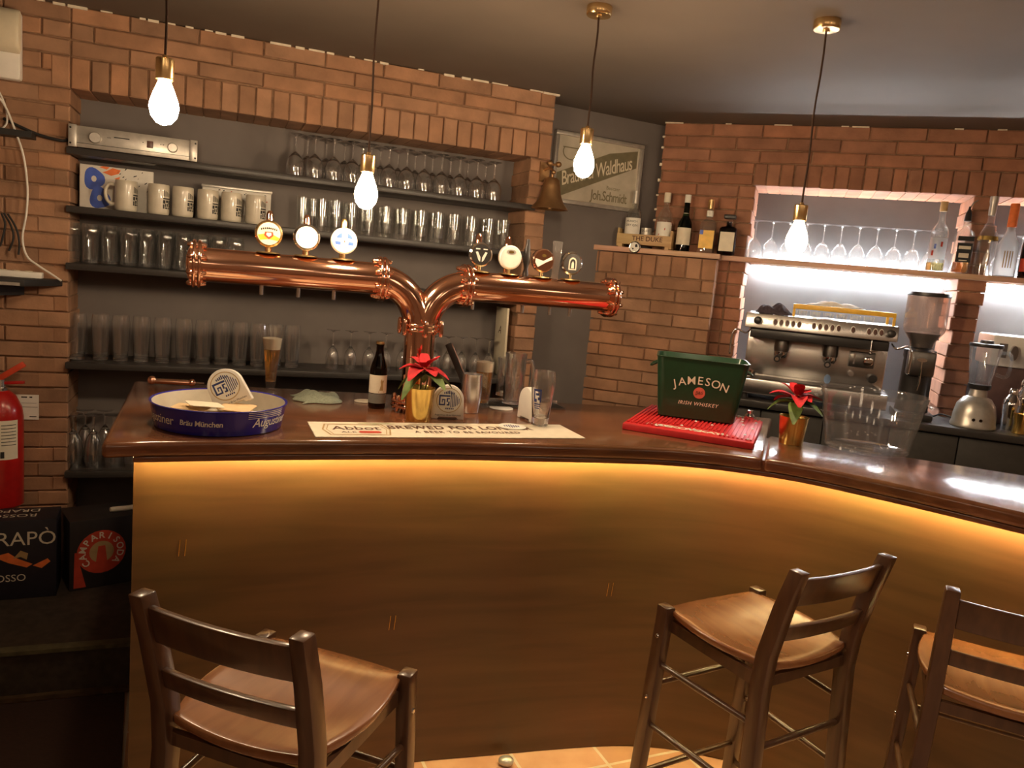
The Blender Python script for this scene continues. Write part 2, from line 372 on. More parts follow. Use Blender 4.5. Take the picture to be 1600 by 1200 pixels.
def RY(a): return Matrix.Rotation(a, 4, 'Y')
def wrap(r, a0, z0, off=0.0006, taper=None):     # print on a round body; a0 = direction the middle faces
    def fn(x, y):
        rr = (taper(z0 + y) if taper else r) + off
        a = a0 + x / rr
        return (rr * math.cos(a), rr * math.sin(a), z0 + y)
    return fn
def patch(mb, r, a0, a1, z0, z1, off=0.0005, n=10, mi=0, taper=None):   # curved label
    vs, fs = [], []
    for i in range(n + 1):
        a = a0 + (a1 - a0) * i / n
        for z in (z0, z1):
            rr = (taper(z) if taper else r) + off
            vs.append((rr * math.cos(a), rr * math.sin(a), z))
    for i in range(n): fs.append((2 * i, 2 * i + 2, 2 * i + 3, 2 * i + 1))
    mb.add(vs, fs, mi); return mb
def disc(mb, r, c=(0, 0, 0), mi=0, seg=24, axis='Y', th=0.0):
    vs = []
    for i in range(seg):
        a = 2 * PI * i / seg
        vs.append((c[0] + r * math.cos(a), c[1], c[2] + r * math.sin(a)) if axis == 'Y' else (c[0] + r * math.cos(a), c[1] + r * math.sin(a), c[2]))
    return mb.add(vs, [tuple(range(seg))], mi)
def arc(c, r, a0, a1, n, f): return [f(c, r, a0 + (a1 - a0) * i / n) for i in range(n + 1)]

# ------------------------------------------------------------------ the setting
def tint():
    k = random.uniform(0.80, 1.12); w = random.uniform(-0.05, 0.05)
    return (k * (1 + w), k, k * (1 - w))
def brick(mb, u0, u1, z0, z1, d0, d1, j=0.0032, ch=0.004):
    u0 += j * random.uniform(0.6, 1.3); u1 -= j * random.uniform(0.6, 1.3); z0 += j; z1 -= j
    d0 += random.uniform(-0.004, 0.003)
    q = lambda: random.uniform(-0.0015, 0.0015)
    v = [(u0 + q(), d0 + ch, z0 + q()), (u1 + q(), d0 + ch, z0 + q()), (u1, d1, z0), (u0, d1, z0), (u0 + q(), d0 + ch, z1 + q()), (u1 + q(), d0 + ch, z1 + q()), (u1, d1, z1), (u0, d1, z1),
         (u0 + ch + q(), d0, z0 + ch), (u1 - ch + q(), d0, z0 + ch), (u1 - ch, d0, z1 - ch + q()), (u0 + ch, d0, z1 - ch + q())]
    f = [(8, 9, 10, 11), (0, 1, 9, 8), (1, 5, 10, 9), (5, 4, 11, 10), (4, 0, 8, 11), (1, 2, 6, 5), (0, 4, 7, 3), (4, 5, 6, 7), (0, 3, 2, 1)]
    mb.add(v, f, 0, None, tint())
def rows(mb, u0, u1, zt, zb, c, ln, d0, d1, phase=0.0):
    k = 0
    while zt - k * c > zb + 0.02:
        z1 = zt - k * c; z0 = max(zb, z1 - c)
        x = u0 - (phase + (ln / 2 if k % 2 else 0)) % ln
        while x < u1 - 0.001:
            a, b = max(x, u0), min(x + ln, u1)
            if b - a > 0.02: brick(mb, a, b, z0, z1, d0, d1)
            x += ln
        k += 1
def soldiers(mb, u0, u1, z0, z1, w, d0, d1):
    n = max(1, round((u1 - u0) / w)); w = (u1 - u0) / n
    for i in range(n): brick(mb, u0 + i * w, u0 + (i + 1) * w, z0, z1, d0, d1)

o = MB().box(-3.5, 4.3, -2.7, 5.2, -0.1, 0.0).build('floor', 'floor', smooth=False); struct(o)
o = MB().box(-3.5, 4.3, -2.7, 5.2, CEIL, CEIL + 0.1).build('ceiling', 'ceil', smooth=False); struct(o)
# the wall with the glass niche
NL0, NL1, NLT, ND = -0.09, 1.948, 2.195, 0.25
mb = MB()
rows(mb, -1.55, NL0, 2.52, 0.0, 0.0655, 0.265, 0.0, 0.06, 0.1)
rows(mb, NL0, 2.06, 2.52, 2.322, 0.0655, 0.265, 0.0, ND, 0.05)
n0 = len(mb.f)
mb2 = MB()
soldiers(mb, -0.16, 2.06, NLT, 2.322, 0.072, -0.004, ND)
k = 0
while NLT - k * 0.0655 > 0.02:
    z1 = NLT - k * 0.0655
    brick(mb, NL1 + random.uniform(-0.008, 0.006), 2.062 + random.uniform(-0.006, 0.006), max(0, z1 - 0.0655), z1, 0.0, ND)
    if k % 2 == 0: brick(mb, NL0 - 0.118, NL0 + random.uniform(-0.004, 0.006), max(0, z1 - 0.0655), z1, -0.002, ND)
    else: brick(mb, NL0 - 0.06, NL0 + random.uniform(-0.004, 0.006), max(0, z1 - 0.0655), z1, -0.002, ND)
    k += 1
mb.box(-1.6, NL0 - 0.008, 0.012, 0.35, 0, CEIL, 1); mb.box(NL0 - 0.008, 2.052, 0.012, 0.35, NLT + 0.006, CEIL, 1)
mb.box(NL1 + 0.008, 2.052, 0.012, 0.35, 0, NLT + 0.006, 1)
mb.box(NL0 - 0.008, NL1 + 0.008, ND, 0.35, 0, NLT + 0.006, 2)
x = -1.55                                   # crumbs of light plaster left where the bricks meet the ceiling
while x < 2.05:
    w = random.uniform(0.02, 0.09)
    if random.random() < 0.62: mb.box(x, x + w, -0.006, 0.02, CEIL - random.uniform(0.004, 0.011), CEIL, 3)
    x += w + random.uniform(0.0, 0.05)
struct(mb.build('wall_left', ['brick_l', 'mortar', 'grey', 'plaster'], loc=LW.w(0, 0, 0), rotz=LW.a, angle=25))
# the wall with the two lit niches behind the coffee machine
R1, R2, RT, RD = (0.53, 1.57), (1.693, 2.75), 2.197, 0.34
mb = MB()
rows(mb, 0.0, 3.6, 2.52, 2.318, 0.0672, 0.265, 0.0, 0.08, 0.0)
soldiers(mb, R1[0] - 0.02, 3.6, RT, 2.318, 0.069, 0.0, RD)
rows(mb, 0.0, R1[0] - 0.02, 2.318, RT, 0.0605, 0.265, 0.0, 0.08, 0.12)
rows(mb, 0.0, R1[0] - 0.09, RT, 0.9, 0.0672, 0.265, 0.0, 0.08, 0.05)
k = 0
while RT - k * 0.0672 > 0.9:
    z1 = RT - k * 0.0672; z0 = z1 - 0.0672
    brick(mb, R1[0] - (0.09 if k % 2 else 0.088), R1[0] + random.uniform(-0.012, 0.012), z0, z1, -0.002, RD)
    brick(mb, R1[1] + random.uniform(-0.012, 0.012), R2[0] + random.uniform(-0.012, 0.012), z0, z1, 0.0, RD)
    k += 1
rows(mb, R2[1], 3.6, RT, 0.9, 0.0672, 0.265, 0.0, 0.08)
mb.box(0.006, 3.6, 0.012, 0.44, RT + 0.006, CEIL, 1)
for a, b in ((0.006, R1[0] - 0.012), (R1[1] + 0.014, R2[0] - 0.014), (R2[1], 3.6)): mb.box(a, b, 0.012, 0.44, 0, RT + 0.006, 1)
mb.box(R1[0] - 0.012, R2[1], RD, 0.44, 0, RT + 0.006, 2)
x = 0.0
while x < 3.5:
    w = random.uniform(0.02, 0.1)
    if random.random() < 0.5: mb.box(x, x + w, -0.006, 0.02, CEIL - random.uniform(0.003, 0.009), CEIL, 3)
    x += w + random.uniform(0.0, 0.06)
z = 1.9
while z < 2.5:
    mb.box(-0.006, 0.008, -0.004, 0.02, z, z + random.uniform(0.008, 0.016), 3); z += random.uniform(0.06, 0.1)
struct(mb.build('wall_right', ['brick_r', 'mortar', 'greyr', 'plaster'], loc=RW.w(0, 0, 0), rotz=RW.a, angle=25))
# the low brick pier in front of it that carries the ledge
mb = MB()
B0, B1, BD, BZ = -0.345, 0.392, -0.15, 1.782
soldiers(mb, B0, B1, BZ - 0.118, BZ, 0.083, BD, 0.0)
rows(mb, B0, B1, BZ - 0.118, 0.2, 0.0672, 0.265, BD, 0.0, 0.13)
mb.box(B0 + 0.008, B1 - 0.006, BD + 0.012, 0.005, 0, BZ - 0.002, 1)
struct(mb.build('wall_pier', ['brick_l', 'mortar'], loc=RW.w(0, 0, 0), rotz=RW.a, angle=25))
# the painted wall with the mirror, and the rest of the room behind the photographer
struct(MB().box(-0.785, 0.12, 0.0, 0.1, 0, CEIL).build('wall_back', 'grey', loc=MW.w(0, 0, 0), rotz=MW.a, smooth=False))
pL = LW.w(-1.55, 0, 0); pR = RW.w(3.6, 0, 0)
struct(MB().box(pL.x - 0.1, pL.x, -2.6, pL.y + 0.1, 0, CEIL).build('wall_side_left', 'roomwall', smooth=False))
struct(MB().box(pR.x, pR.x + 0.1, -2.6, pR.y + 0.1, 0, CEIL).build('wall_side_right', 'roomwall', smooth=False))
struct(MB().box(pL.x - 0.1, pR.x + 0.1, -2.7, -2.6, 0, CEIL).build('wall_front', 'roomwall', smooth=False))
# the raised floor behind the bar
a, b = pz(0, 1100, 0), pz(200, 1080, 0)
dv = (b - a).normalized()
poly = [tuple(LW.w(-1.54, -0.02, 0))[:2], tuple(a - dv * 1.2)[:2], tuple(b + dv * 0.05)[:2], (-0.3, 2.62), (0.5, 2.85), (1.0, 2.8), (1.6, 2.6), (2.3, 2.2), (4.0, 2.2), tuple(RW.w(3.5, -0.02, 0))[:2], tuple(RW.w(0.42, -0.02, 0))[:2], tuple(RW.w(-0.38, -0.17, 0))[:2], tuple(MW.w(-0.6, -0.03, 0))[:2], tuple(LW.w(2.08, -0.02, 0))[:2]]
struct(MB().prism(poly, 0.0, 0.19).build('floor_platform', mat('dark_worn_boards', (0.05, 0.036, 0.026), 0.6, var=0.3), smooth=False))

na = a - dv * 1.9
struct(MB().box(0, 1.9 + (b - a).length + 0.04, -0.012, 0.03, 0.0, 0.014).build('trim_1', mat('worn_step_nosing', (0.10, 0.085, 0.045), 0.5, var=0.3), loc=(na.x, na.y, 0.178), rotz=math.atan2(dv.y, dv.x)))
struct(MB().box(0, 1.9 + (b - a).length + 0.04, -0.022, -0.001, 0.0, 0.016).build('trim_2', mat('wooden_threshold', (0.085, 0.05, 0.025), 0.5, var=0.3), loc=(na.x, na.y, 0.012), rotz=math.atan2(dv.y, dv.x)))
struct(MB().prism([(-3.35, 0.9), (-0.995, 0.9), (-0.995, 1.96), (b.x, b.y - 0.025), (na.x, na.y - 0.025)], 0.0, 0.011).build('floor_left', mat('dark_floor_slab', (0.045, 0.022, 0.016), 0.6, var=0.3, stretch=(2, 20, 20)), smooth=False))  # thin dark brown slab over the tiles left of the bar

# ------------------------------------------------------------------ the bar counter
PN = [(-0.99, 1.992), (-0.707, 2.121), (-0.40, 2.245), (-0.178, 2.325), (0.05, 2.390), (0.228, 2.443), (0.446, 2.498), (0.60, 2.515), (0.74, 2.505), (0.96, 2.442), (1.198, 2.285), (1.454, 2.075), (1.75, 1.83), (2.2, 1.45)]
def smooth_path(P, n=6):
    out = []
    for i in range(len(P) - 1):
        p0 = Vector(P[max(i - 1, 0)]); p1 = Vector(P[i]); p2 = Vector(P[i + 1]); p3 = Vector(P[min(i + 2, len(P) - 1)])
        for k in range(n):
            t = k / n
            out.append(0.5 * ((2 * p1) + (p2 - p0) * t + (2 * p0 - 5 * p1 + 4 * p2 - p3) * t * t + (3 * p1 - p0 - 3 * p2 + p3) * t ** 3))
    out.append(Vector(P[-1])); return out
PP = smooth_path(PN)
def offset_path(P, d):
    out = []
    for i, p in enumerate(P):
        t = (P[min(i + 1, len(P) - 1)] - P[max(i - 1, 0)]).normalized()
        out.append(p + Vector((t.y, -t.x)) * d)
    return out
EDGE = offset_path(PP, 0.072)
bar = thing('bar_counter', 'long curved dark wooden bar counter with light strip glowing under its polished top', 'bar counter')
jx = 0.795
ja = next(i for i, p in enumerate(EDGE) if p.x > jx)
corner = Vector((-1.02, 1.884))
front = [corner] + [p for p in EDGE[:ja] if p.x > -0.93]
jp = EDGE[ja]
main = [tuple(p) for p in front] + [(jp.x - 0.001, jp.y), (0.974, 2.841), (1.13, 3.26), (0.60, 3.245), (0.166, 3.155), (-0.20, 3.045), (-0.834, 2.918), (-1.385, 2.775)]
MB().prism(main, TOP - 0.043, TOP).build('countertop', 'top', bar, bevel=0.014, seg=3)
rt = [(jp.x + 0.001, jp.y)] + [tuple(p) for p in EDGE[ja + 1:]] + [(2.75, 2.0), (2.3, 2.28), (1.744, 2.536), (1.428, 2.66), (1.127, 2.765), (0.977, 2.841)]
MB().prism(rt, TOP - 0.043, TOP).build('countertop', 'top', bar, bevel=0.014, seg=3)
jd = (Vector((0.974, 2.841)) - jp).normalized(); jn = Vector((jd.y, -jd.x))
MB().prism([tuple(jp + jd * 0.006 - jn * 0.022), tuple(jp + jd * 0.006 + jn * 0.022), tuple(jp + jd * 0.42 + jn * 0.022), tuple(jp + jd * 0.42 - jn * 0.022)], TOP - 0.0432, TOP - 0.006).build('joint_filler', 'top', bar)  # unseen filler added so the light strip does not show through the joint
inner = offset_path(PP, -0.03)
mb = MB()
n = len(PP)
mb.loft([[(*PP[i], 0.002), (*PP[i], TOP - 0.044), (*inner[i], TOP - 0.044), (*inner[i], 0.002)] for i in range(n)])
mb.build('front_panel', 'panel', bar)
e0 = Vector(PN[0]); ed = Vector((-0.41, 0.912)).normalized(); en = Vector((ed.y, -ed.x))
q = [e0 + ed * 0.005, e0 + ed * 0.88, e0 + ed * 0.88 + en * 0.03, e0 + ed * 0.03 + en * 0.03]
MB().prism([tuple(v) for v in q], 0.002, TOP - 0.044).build('end_panel', 'panel', bar)
led0 = offset_path(PP, 0.030); led1 = offset_path(PP, 0.042)
mb = MB()
ids = range(0, n)
mb.loft([[(*led0[i], TOP - 0.0485), (*led0[i], TOP - 0.0435), (*led1[i], TOP - 0.0435), (*led1[i], TOP - 0.0485)] for i in ids])
mb.build('light_strip', 'ledw', bar, smooth=False)
md0 = offset_path(PP, 0.046); md1 = offset_path(PP, 0.062)
MB().loft([[(*md0[i], TOP - 0.060), (*md0[i], TOP - 0.0435), (*md1[i], TOP - 0.0435), (*md1[i], TOP - 0.060)] for i in range(n)]).build('edge_molding', 'top', bar, bevel=0.004)
def panel_hit(x, y):
    r = ray(x, y)
    for a, b in zip(PP, PP[1:]):
        dx, dy = b.x - a.x, b.y - a.y
        den = r.x * dy - r.y * dx
        if abs(den) < 1e-9: continue
        k = (a.x * dy - a.y * dx) / den
        s = ((r.x * k - a.x) * dx + (r.y * k - a.y) * dy) / (dx * dx + dy * dy)
        if k > 0 and 0 <= s <= 1: return Vector((r.x * k, r.y * k, EYE + r.z * k)), math.atan2(dy, dx)
for x, y in ((285, 856), (613, 973), (953, 921)):  # slim gold strips model the pendant bulbs' reflections on the panel
    p, a = panel_hit(x, y)
    for s in (-1, 1):
        mb = MB().tube([(0.008 * s - 0.0015, 0, -0.024), (0.008 * s + 0.0015, 0, 0.024)], 0.0017, 6)
        mb.build('panel_glint', 'gold', bar, loc=p, rotz=a)
p0, p1 = pz(722, 626, TOP), pz(895, 629, TOP)
# ------------------------------------------------------------------ the copper beer tower
tw = thing('beer_tower', 'polished copper pipe beer tower branching into two arms on the bar', 'beer tower', TW.w(0, 0, TOP), TW.a)
ZA, RP, RB, K = 1.555 - TOP, 0.0535, 0.158, 1.026
def flange(name, X, r=0.074, bolts=8, br=0.064):
    mb = MB()
    for z in (-0.013, 0.003): mb.lathe([(0, z), (r, z), (r + 0.002, z + 0.003), (r + 0.002, z + 0.007), (r, z + 0.010), (0, z + 0.010)], 40, 0, X)
    mb.lathe([(0, -0.019), (RP + 0.007, -0.019), (RP + 0.007, 0.019), (0, 0.019)], 32, 0, X)
    f = mb.build(name, 'copper', tw)
    for i in range(bolts):
        a = 2 * PI * (i + 0.5) / bolts
        Y = X @ T(br * math.cos(a), br * math.sin(a), 0)
        mb = MB().lathe([(0, -0.030), (0.005, -0.028), (0.0075, -0.022), (0.0085, -0.014), (0.0085, 0.014), (0.0075, 0.022), (0.005, 0.028), (0, 0.030)], 10, 0, Y)
        mb.build('bolt', 'copper', f)
AX = RY(PI / 2)
for s in (-1, 1):
    mb = MB().tube([(s * 0.728 * K, 0, ZA), (s * 0.45, 0, ZA), (s * 0.165, 0, ZA)], RP, 40)
    mb.build('arm_pipe', 'copper', tw)
    path = [(s * (RB + 0.012 - RB * math.sin(t * PI / 36)), 0, ZA - RB + RB * math.cos(t * PI / 36)) for t in range(19)]
    MB().tube(path, RP - 0.002, 40).build('elbow', 'copper', tw)
    flange('flange', T(s * 0.150, 0, ZA) @ AX)
    flange('flange', T(s * 0.712 * K, 0, ZA) @ AX)
    mb = MB().lathe([(0, 0), (0.050, 0.0), (0.056, 0.004), (0.05, 0.010), (0.03, 0.017), (0, 0.019)], 32, 0, T(s * 0.725 * K, 0, ZA) @ RY(s * PI / 2))
    mb.build('end_cap', 'copper', tw)
MB().lathe([(0, 0.0), (RP, 0.0), (RP, ZA - RB + 0.005), (0, ZA - RB + 0.005)], 40).build('column', 'copper', tw)
flange('flange', T(0, 0, ZA - RB + 0.002), 0.066, 6, 0.075)
flange('base_flange', T(0, 0, 0.0305), 0.085, 8, 0.075)
def badge(u, face, marks, handle=None):
    u *= K
    st = MB()
    st.lathe([(0, 0), (0.040, 0), (0.036, 0.004), (0.012, 0.006), (0, 0.006)], 24, 0, T(u, 0, ZA + RP - 0.001)); st.tube([(u, 0, ZA + RP), (u, 0, ZA + RP + 0.022)], 0.0055, 10)
    st.build('badge_stem', 'brass', tw)
    mb = MB(); zc = ZA + RP + 0.020 + 0.041
    mb.lathe([(0, -0.012), (0.040, -0.012), (0.043, -0.008), (0.043, 0.006), (0.038, 0.011), (0, 0.011)], 32, 0, T(u, 0, zc) @ RX(PI / 2))
    b = mb.build('tap_badge', face[0], tw)
    d = MB(); disc(d, 0.0355, (u, -0.0114, zc)); d.build('badge_face', face[1], b)
    for mats, fn in marks:
        k = MB(); fn(k, u, zc); k.build('badge_print', mats, b)
    if handle:
        k = MB()
        k.lathe([(0, 0), (0.010, 0), (0.011, 0.04), (0.0125, 0.10), (0.011, 0.138), (0.006, 0.147), (0, 0.148)], 16, 0, T(u + 0.004, 0.042, ZA + RP - 0.012))
        k.build('tap_handle', handle, tw)
YF = -0.0122
def poly(k, pts, u, z, y=YF): k.add([(u + p[0], y, z + p[1]) for p in pts], [tuple(range(len(pts)))])
def ticks(k, u, z, dz, w, n, h=0.0035, arch=0.0):
    for i in range(n):
        x = -w / 2 + w * i / (n - 1); zz = dz - arch * (2 * x / w) ** 2
        poly(k, [(x - w / n * 0.33, zz), (x + w / n * 0.33, zz), (x + w / n * 0.33, zz + h), (x - w / n * 0.33, zz + h)], u, z)
badge(-0.507, ('brass', 'paper'), [
    ('yellow', lambda k, u, z: poly(k, [(-0.034, -0.006), (-0.012, -0.001), (0.012, -0.002), (0.034, -0.012), (0.028, -0.021), (0.0, -0.017), (-0.026, -0.022)], u, z, -0.0117)),
    ('redink', lambda k, u, z: poly(k, [(-0.012, 0.006), (0.012, 0.006), (0.014, -0.006), (0.0, -0.018), (-0.014, -0.006)], u, z)),
    ('whiteink', lambda k, u, z: poly(k, [(-0.007, 0.003), (0.007, 0.003), (0.008, -0.004), (0.0, -0.011), (-0.008, -0.004)], u, z, -0.0126)),
    ('ink', lambda k, u, z: ticks(k, u, z, 0.014, 0.046, 9, 0.006, 0.004))], 'copper')
badge(-0.392, ('chrome', 'whitepaper'), [('silver', lambda k, u, z: [poly(k, [(s * 0.026, -0.008), (s * 0.029, -0.008), (s * 0.029, 0.008), (s * 0.026, 0.008)], u, z) for s in (-1, 1)])], 'copper')
badge(-0.274, ('white', 'whitepaper'), [
    ('blue2', lambda k, u, z: [poly(k, q, u, z) for q in (
        [(-0.009, 0.028), (-0.009, 0.009), (-0.028, 0.009), (-0.022, 0.019)], [(0.009, 0.028), (0.009, 0.009), (0.028, 0.009), (0.022, 0.019)],
        [(-0.031, -0.002), (-0.012, -0.002), (-0.012, -0.013), (-0.029, -0.013)], [(0.012, -0.002), (0.031, -0.002), (0.029, -0.013), (0.012, -0.013)])]),
    ('redink', lambda k, u, z: poly(k, [(-0.002, 0.002), (0.002, 0.002), (0.002, -0.005), (-0.002, -0.005)], u, z)),
    ('ink', lambda k, u, z: ticks(k, u, z, -0.022, 0.026, 7))], 'brass')
badge(0.194, ('chrome', 'dark'), [
    ('whiteink', lambda k, u, z: [poly(k, q, u, z) for q in ([(-0.022, 0.017), (-0.006, 0.017), (-0.006, 0.021), (-0.022, 0.021)], [(0.006, 0.017), (0.022, 0.017), (0.022, 0.021), (0.006, 0.021)],
        [(-0.022, 0.008), (-0.014, 0.010), (-0.003, -0.010), (-0.003, -0.026), (-0.010, -0.020)], [(0.022, 0.008), (0.014, 0.010), (0.003, -0.010), (0.003, -0.026), (0.010, -0.020)])])], 'copper')
badge(0.304, ('white', 'whitepaper'), [('silver', lambda k, u, z: poly(k, [(0.018 * math.cos(2 * PI * i / 20), 0.019 + 0.009 * math.sin(2 * PI * i / 20)) for i in range(20)], u, z)),
    ('gold', lambda k, u, z: poly(k, [(0.010 * math.cos(2 * PI * i / 20), 0.019 + 0.005 * math.sin(2 * PI * i / 20)) for i in range(20)], u, z, -0.0126))], 'copper')
badge(0.430, ('copper', 'copper'), [('whitepaper', lambda k, u, z: poly(k, [(-0.034, -0.008), (-0.033, 0.006), (-0.002, -0.001), (0.030, 0.017), (0.034, 0.006), (0.010, -0.005), (-0.022, -0.025)], u, z)),
    ('gold', lambda k, u, z: poly(k, [(0.008 * math.cos(2 * PI * i / 16), 0.018 + 0.006 * math.sin(2 * PI * i / 16)) for i in range(16)], u, z))])
badge(0.544, ('chrome', 'darksteel'), [('paper', lambda k, u, z: poly(k, [(-0.016, -0.024), (0.016, -0.024), (0.016, 0.004)] + [(0.016 * math.cos(PI * i / 10), 0.004 + 0.018 * math.sin(PI * i / 10)) for i in range(1, 10)] + [(-0.016, 0.004)], u, z)),
    ('dark', lambda k, u, z: poly(k, [(-0.011, -0.020), (0.011, -0.020), (0.011, 0.003)] + [(0.011 * math.cos(PI * i / 10), 0.003 + 0.013 * math.sin(PI * i / 10)) for i in range(1, 10)] + [(-0.011, 0.003)], u, z, -0.0126)),
    ('paper', lambda k, u, z: poly(k, [(-0.006, -0.018), (0.006, -0.018), (0.005, 0.0), (0.0, 0.009), (-0.005, 0.0)], u, z, -0.0130))])
MB().lathe([(0, 0), (0.010, 0), (0.011, 0.012), (0.007, 0.030), (0.014, 0.062), (0.013, 0.085), (0.007, 0.120), (0.006, 0.135), (0, 0.138)], 16, 0, T(0.372 * K, 0.01, ZA + RP - 0.004)).build('tap_handle', 'dark', tw)
mb = MB().loft([[(0.4955 - w, -0.007, z), (0.4955 + w, -0.007, z), (0.4955 + w, 0.007, z), (0.4955 - w, 0.007, z)] for w, z in ((0.012, ZA + RP - 0.003), (0.012, ZA + RP + 0.03), (0.0155, ZA + RP + 0.08), (0.019, ZA + RP + 0.136))])
mb.build('tap_handle', 'smoke', tw, bevel=0.003)
for u in (-0.52, -0.406, -0.293, 0.19, 0.38, 0.489, 0.57):
    u *= K
    MB().tube([(u, 0.03, ZA - RP + 0.004), (u, 0.03, ZA - RP - 0.030)], 0.0065, 10).build('spout', 'steel', tw)

# ------------------------------------------------------------------ pendant lamps
def pendant(x, y, ztop, label):
    t = thing('pendant_lamp', label, 'lamp', (x, y, CEIL), 0, 'bare bulb pendants over the bar')
    MB().lathe([(0, 0), (0.042, 0), (0.043, -0.003), (0.043, -0.026), (0.040, -0.030), (0.012, -0.031), (0.010, -0.037), (0, -0.037)], 32).build('canopy', 'brass', t)
    h = ztop - CEIL
    pts = [(0.002 * math.sin(i * 1.3) if 0 < i < 8 else 0, 0.0015 * math.cos(i * 1.7) if 0 < i < 8 else 0, -0.036 + (h + 0.036) * i / 8) for i in range(9)]
    MB().tube(pts, 0.0033, 8).build('cable', mat('brown_fabric_cable', (0.05, 0.025, 0.015), 0.9) if 'brown_fabric_cable' not in bpy.data.materials else bpy.data.materials['brown_fabric_cable'], t)
    MB().lathe([(0, h), (0.006, h), (0.007, h - 0.006), (0.020, h - 0.008), (0.0225, h - 0.011), (0.0225, h - 0.058), (0.021, h - 0.061), (0, h - 0.061)], 28).build('bulb_holder', 'brass', t)
    MB().lathe([(0, h - 0.0612), (0.014, h - 0.0612), (0.017, h - 0.070), (0.026, h - 0.092), (0.034, h - 0.115), (0.036, h - 0.130), (0.031, h - 0.152), (0.018, h - 0.168), (0, h - 0.174)], 28).build('bulb', 'bulb', t)
pendant(-0.958, 2.05, 2.085, 'pendant lamp over the left end of the bar, in front of the silver amplifier')
pendant(-0.507, 2.45, 1.944, 'lowest hanging pendant lamp, over the left arm of the copper beer tower')
pendant(0.178, 2.728, 2.133, 'pendant lamp hanging in front of the etched mirror sign')
pendant(0.919, 2.665, 1.937, 'rightmost pendant lamp, in front of the lit niche with wine glasses')

# ------------------------------------------------------------------ shelves of the left niche
SZ = [1.948, 1.712, 1.476, 1.054, 0.572]
SL = ['top black shelf of the brick niche, holding the amplifier', 'second black shelf of the niche, holding the stoneware mugs', 'third black shelf of the niche, behind the left copper arm',
      'fourth black shelf of the niche, just above the bar top level', 'lowest black shelf of the niche, left of the bar end']
for z, l in zip(SZ, SL):
    mb = MB().box(NL0 + 0.004, NL1 - 0.004, -0.002, ND - 0.002, -0.014, 0.014).box(NL0 - 0.008, 1.985, -0.04, -0.002, -0.014, 0.014)
    tag(mb.build('wall_shelf', 'shelf', bevel=0.004, loc=LW.w(0, 0, z), rotz=LW.a), l, 'shelf', 'black shelves in the brick niche')
HT = 0.0145
def tumbler(H, rb, rt, base=0.012, wall=0.0018, bulge=0.0, seg=24):
    zs = [i / 6 for i in range(7)]
    out = [(rb + (rt - rb) * t + bulge * math.sin(PI * t), H * t) for t in zs]
    inn = [(r - wall, max(z, base)) for r, z in out][::-1]
    prof = [(0, 0), (rb - 0.003, 0)] + [(out[0][0], 0.003)] + out[1:] + [(out[-1][0] - wall, H)] + inn[1:-1] + [(rb - wall, base + 0.002), (rb - wall - 0.004, base), (0, base)]
    return MB().lathe(prof, seg)
def willi(H, rb, rm, rt, base=0.016, w=0.0019, seg=28):
    out = [(rb + (rm - rb) * (t ** 0.9), H * 0.74 * t) for t in [i / 7 for i in range(8)]] + [(rm * 0.996, H * 0.80), (rm * 0.97 + rt * 0.03, H * 0.86), (rt + (rm - rt) * 0.35, H * 0.93), (rt, H)]
    inn = [(r - w, max(z, base)) for r, z in out][::-1]
    return MB().lathe([(0, 0.002), (rb - 0.006, 0.002), (rb - 0.003, 0), (rb, 0.002)] + out[1:] + [(rt - w, H)] + inn[1:-1] + [(rb - w, base + 0.002), (rb - w - 0.004, base), (0, base)], seg)
def stemglass(H, rf, hs, rmax, rrim, seg=24, flip=True, w=0.0015):
    hb = H - hs
    out = [(0, 0), (rf, 0), (rf, 0.0018), (rf * 0.5, 0.005), (0.0055, 0.011), (0.0040, 0.022), (0.0038, hs - 0.012), (0.0055, hs - 0.004), (rmax * 0.45, hs + hb * 0.06), (rmax * 0.82, hs + hb * 0.24), (rmax, hs + hb * 0.48), (rmax * 0.98 + rrim * 0.02, hs + hb * 0.66), (rrim, H)]
    inn = [(rrim - w, H), (rmax - w, hs + hb * 0.66), (rmax - w, hs + hb * 0.48), (rmax * 0.82 - w, hs + hb * 0.26), (rmax * 0.45 - w, hs + hb * 0.09), (0, hs + hb * 0.05)]
    pr = out + inn
    if flip: pr = [(r, H - z) for r, z in pr]
    return MB().lathe(pr, seg)
def stand(name, mb, m, frame, pts, z, labels, cat, group, extra=None):
    first = None
    for (u, d), lab in zip(pts, labels):
        loc = frame.w(u, d, z)
        if first is None:
            o = mb.build(name, m, loc=loc); tag(o, lab, cat, group); first = o
            if extra: extra(o)
        else: o = dup(first, loc, random.uniform(0, 6), lab, group)
    return first
def us(frame, xs, y, d, r=0.0):
    out = [frame.px(x, y, d)[0] for x in xs]
    for _ in range(60):
        for i in range(len(out) - 1):
            g = 2 * r + 0.003 - (out[i + 1] - out[i])
            if g > 0: out[i] -= g / 2; out[i + 1] += g / 2
    return [(u, d + random.uniform(-0.002, 0.002)) for u in out]
# tall tumblers on the third shelf
pts = us(LW, [119 + 27.3 * i for i in range(10)], 385, 0.05, 0.035)
stand('beer_glass', willi(0.168, 0.026, 0.0355, 0.031), 'glass', LW, pts, SZ[2] + HT, [f'straight beer glass below the mugs, {nth(i)} in front row on the third shelf' for i in range(10)], 'glass', 'straight beer glasses on the third shelf')
pts = us(LW, [124 + 27.3 * i for i in range(10)], 385, 0.15, 0.035)
stand('beer_glass', willi(0.168, 0.026, 0.0355, 0.031), 'glass', LW, pts, SZ[2] + HT, [f'straight beer glass in the back row of the third shelf, {nth(i)}' for i in range(10)], 'glass', 'straight beer glasses on the third shelf')
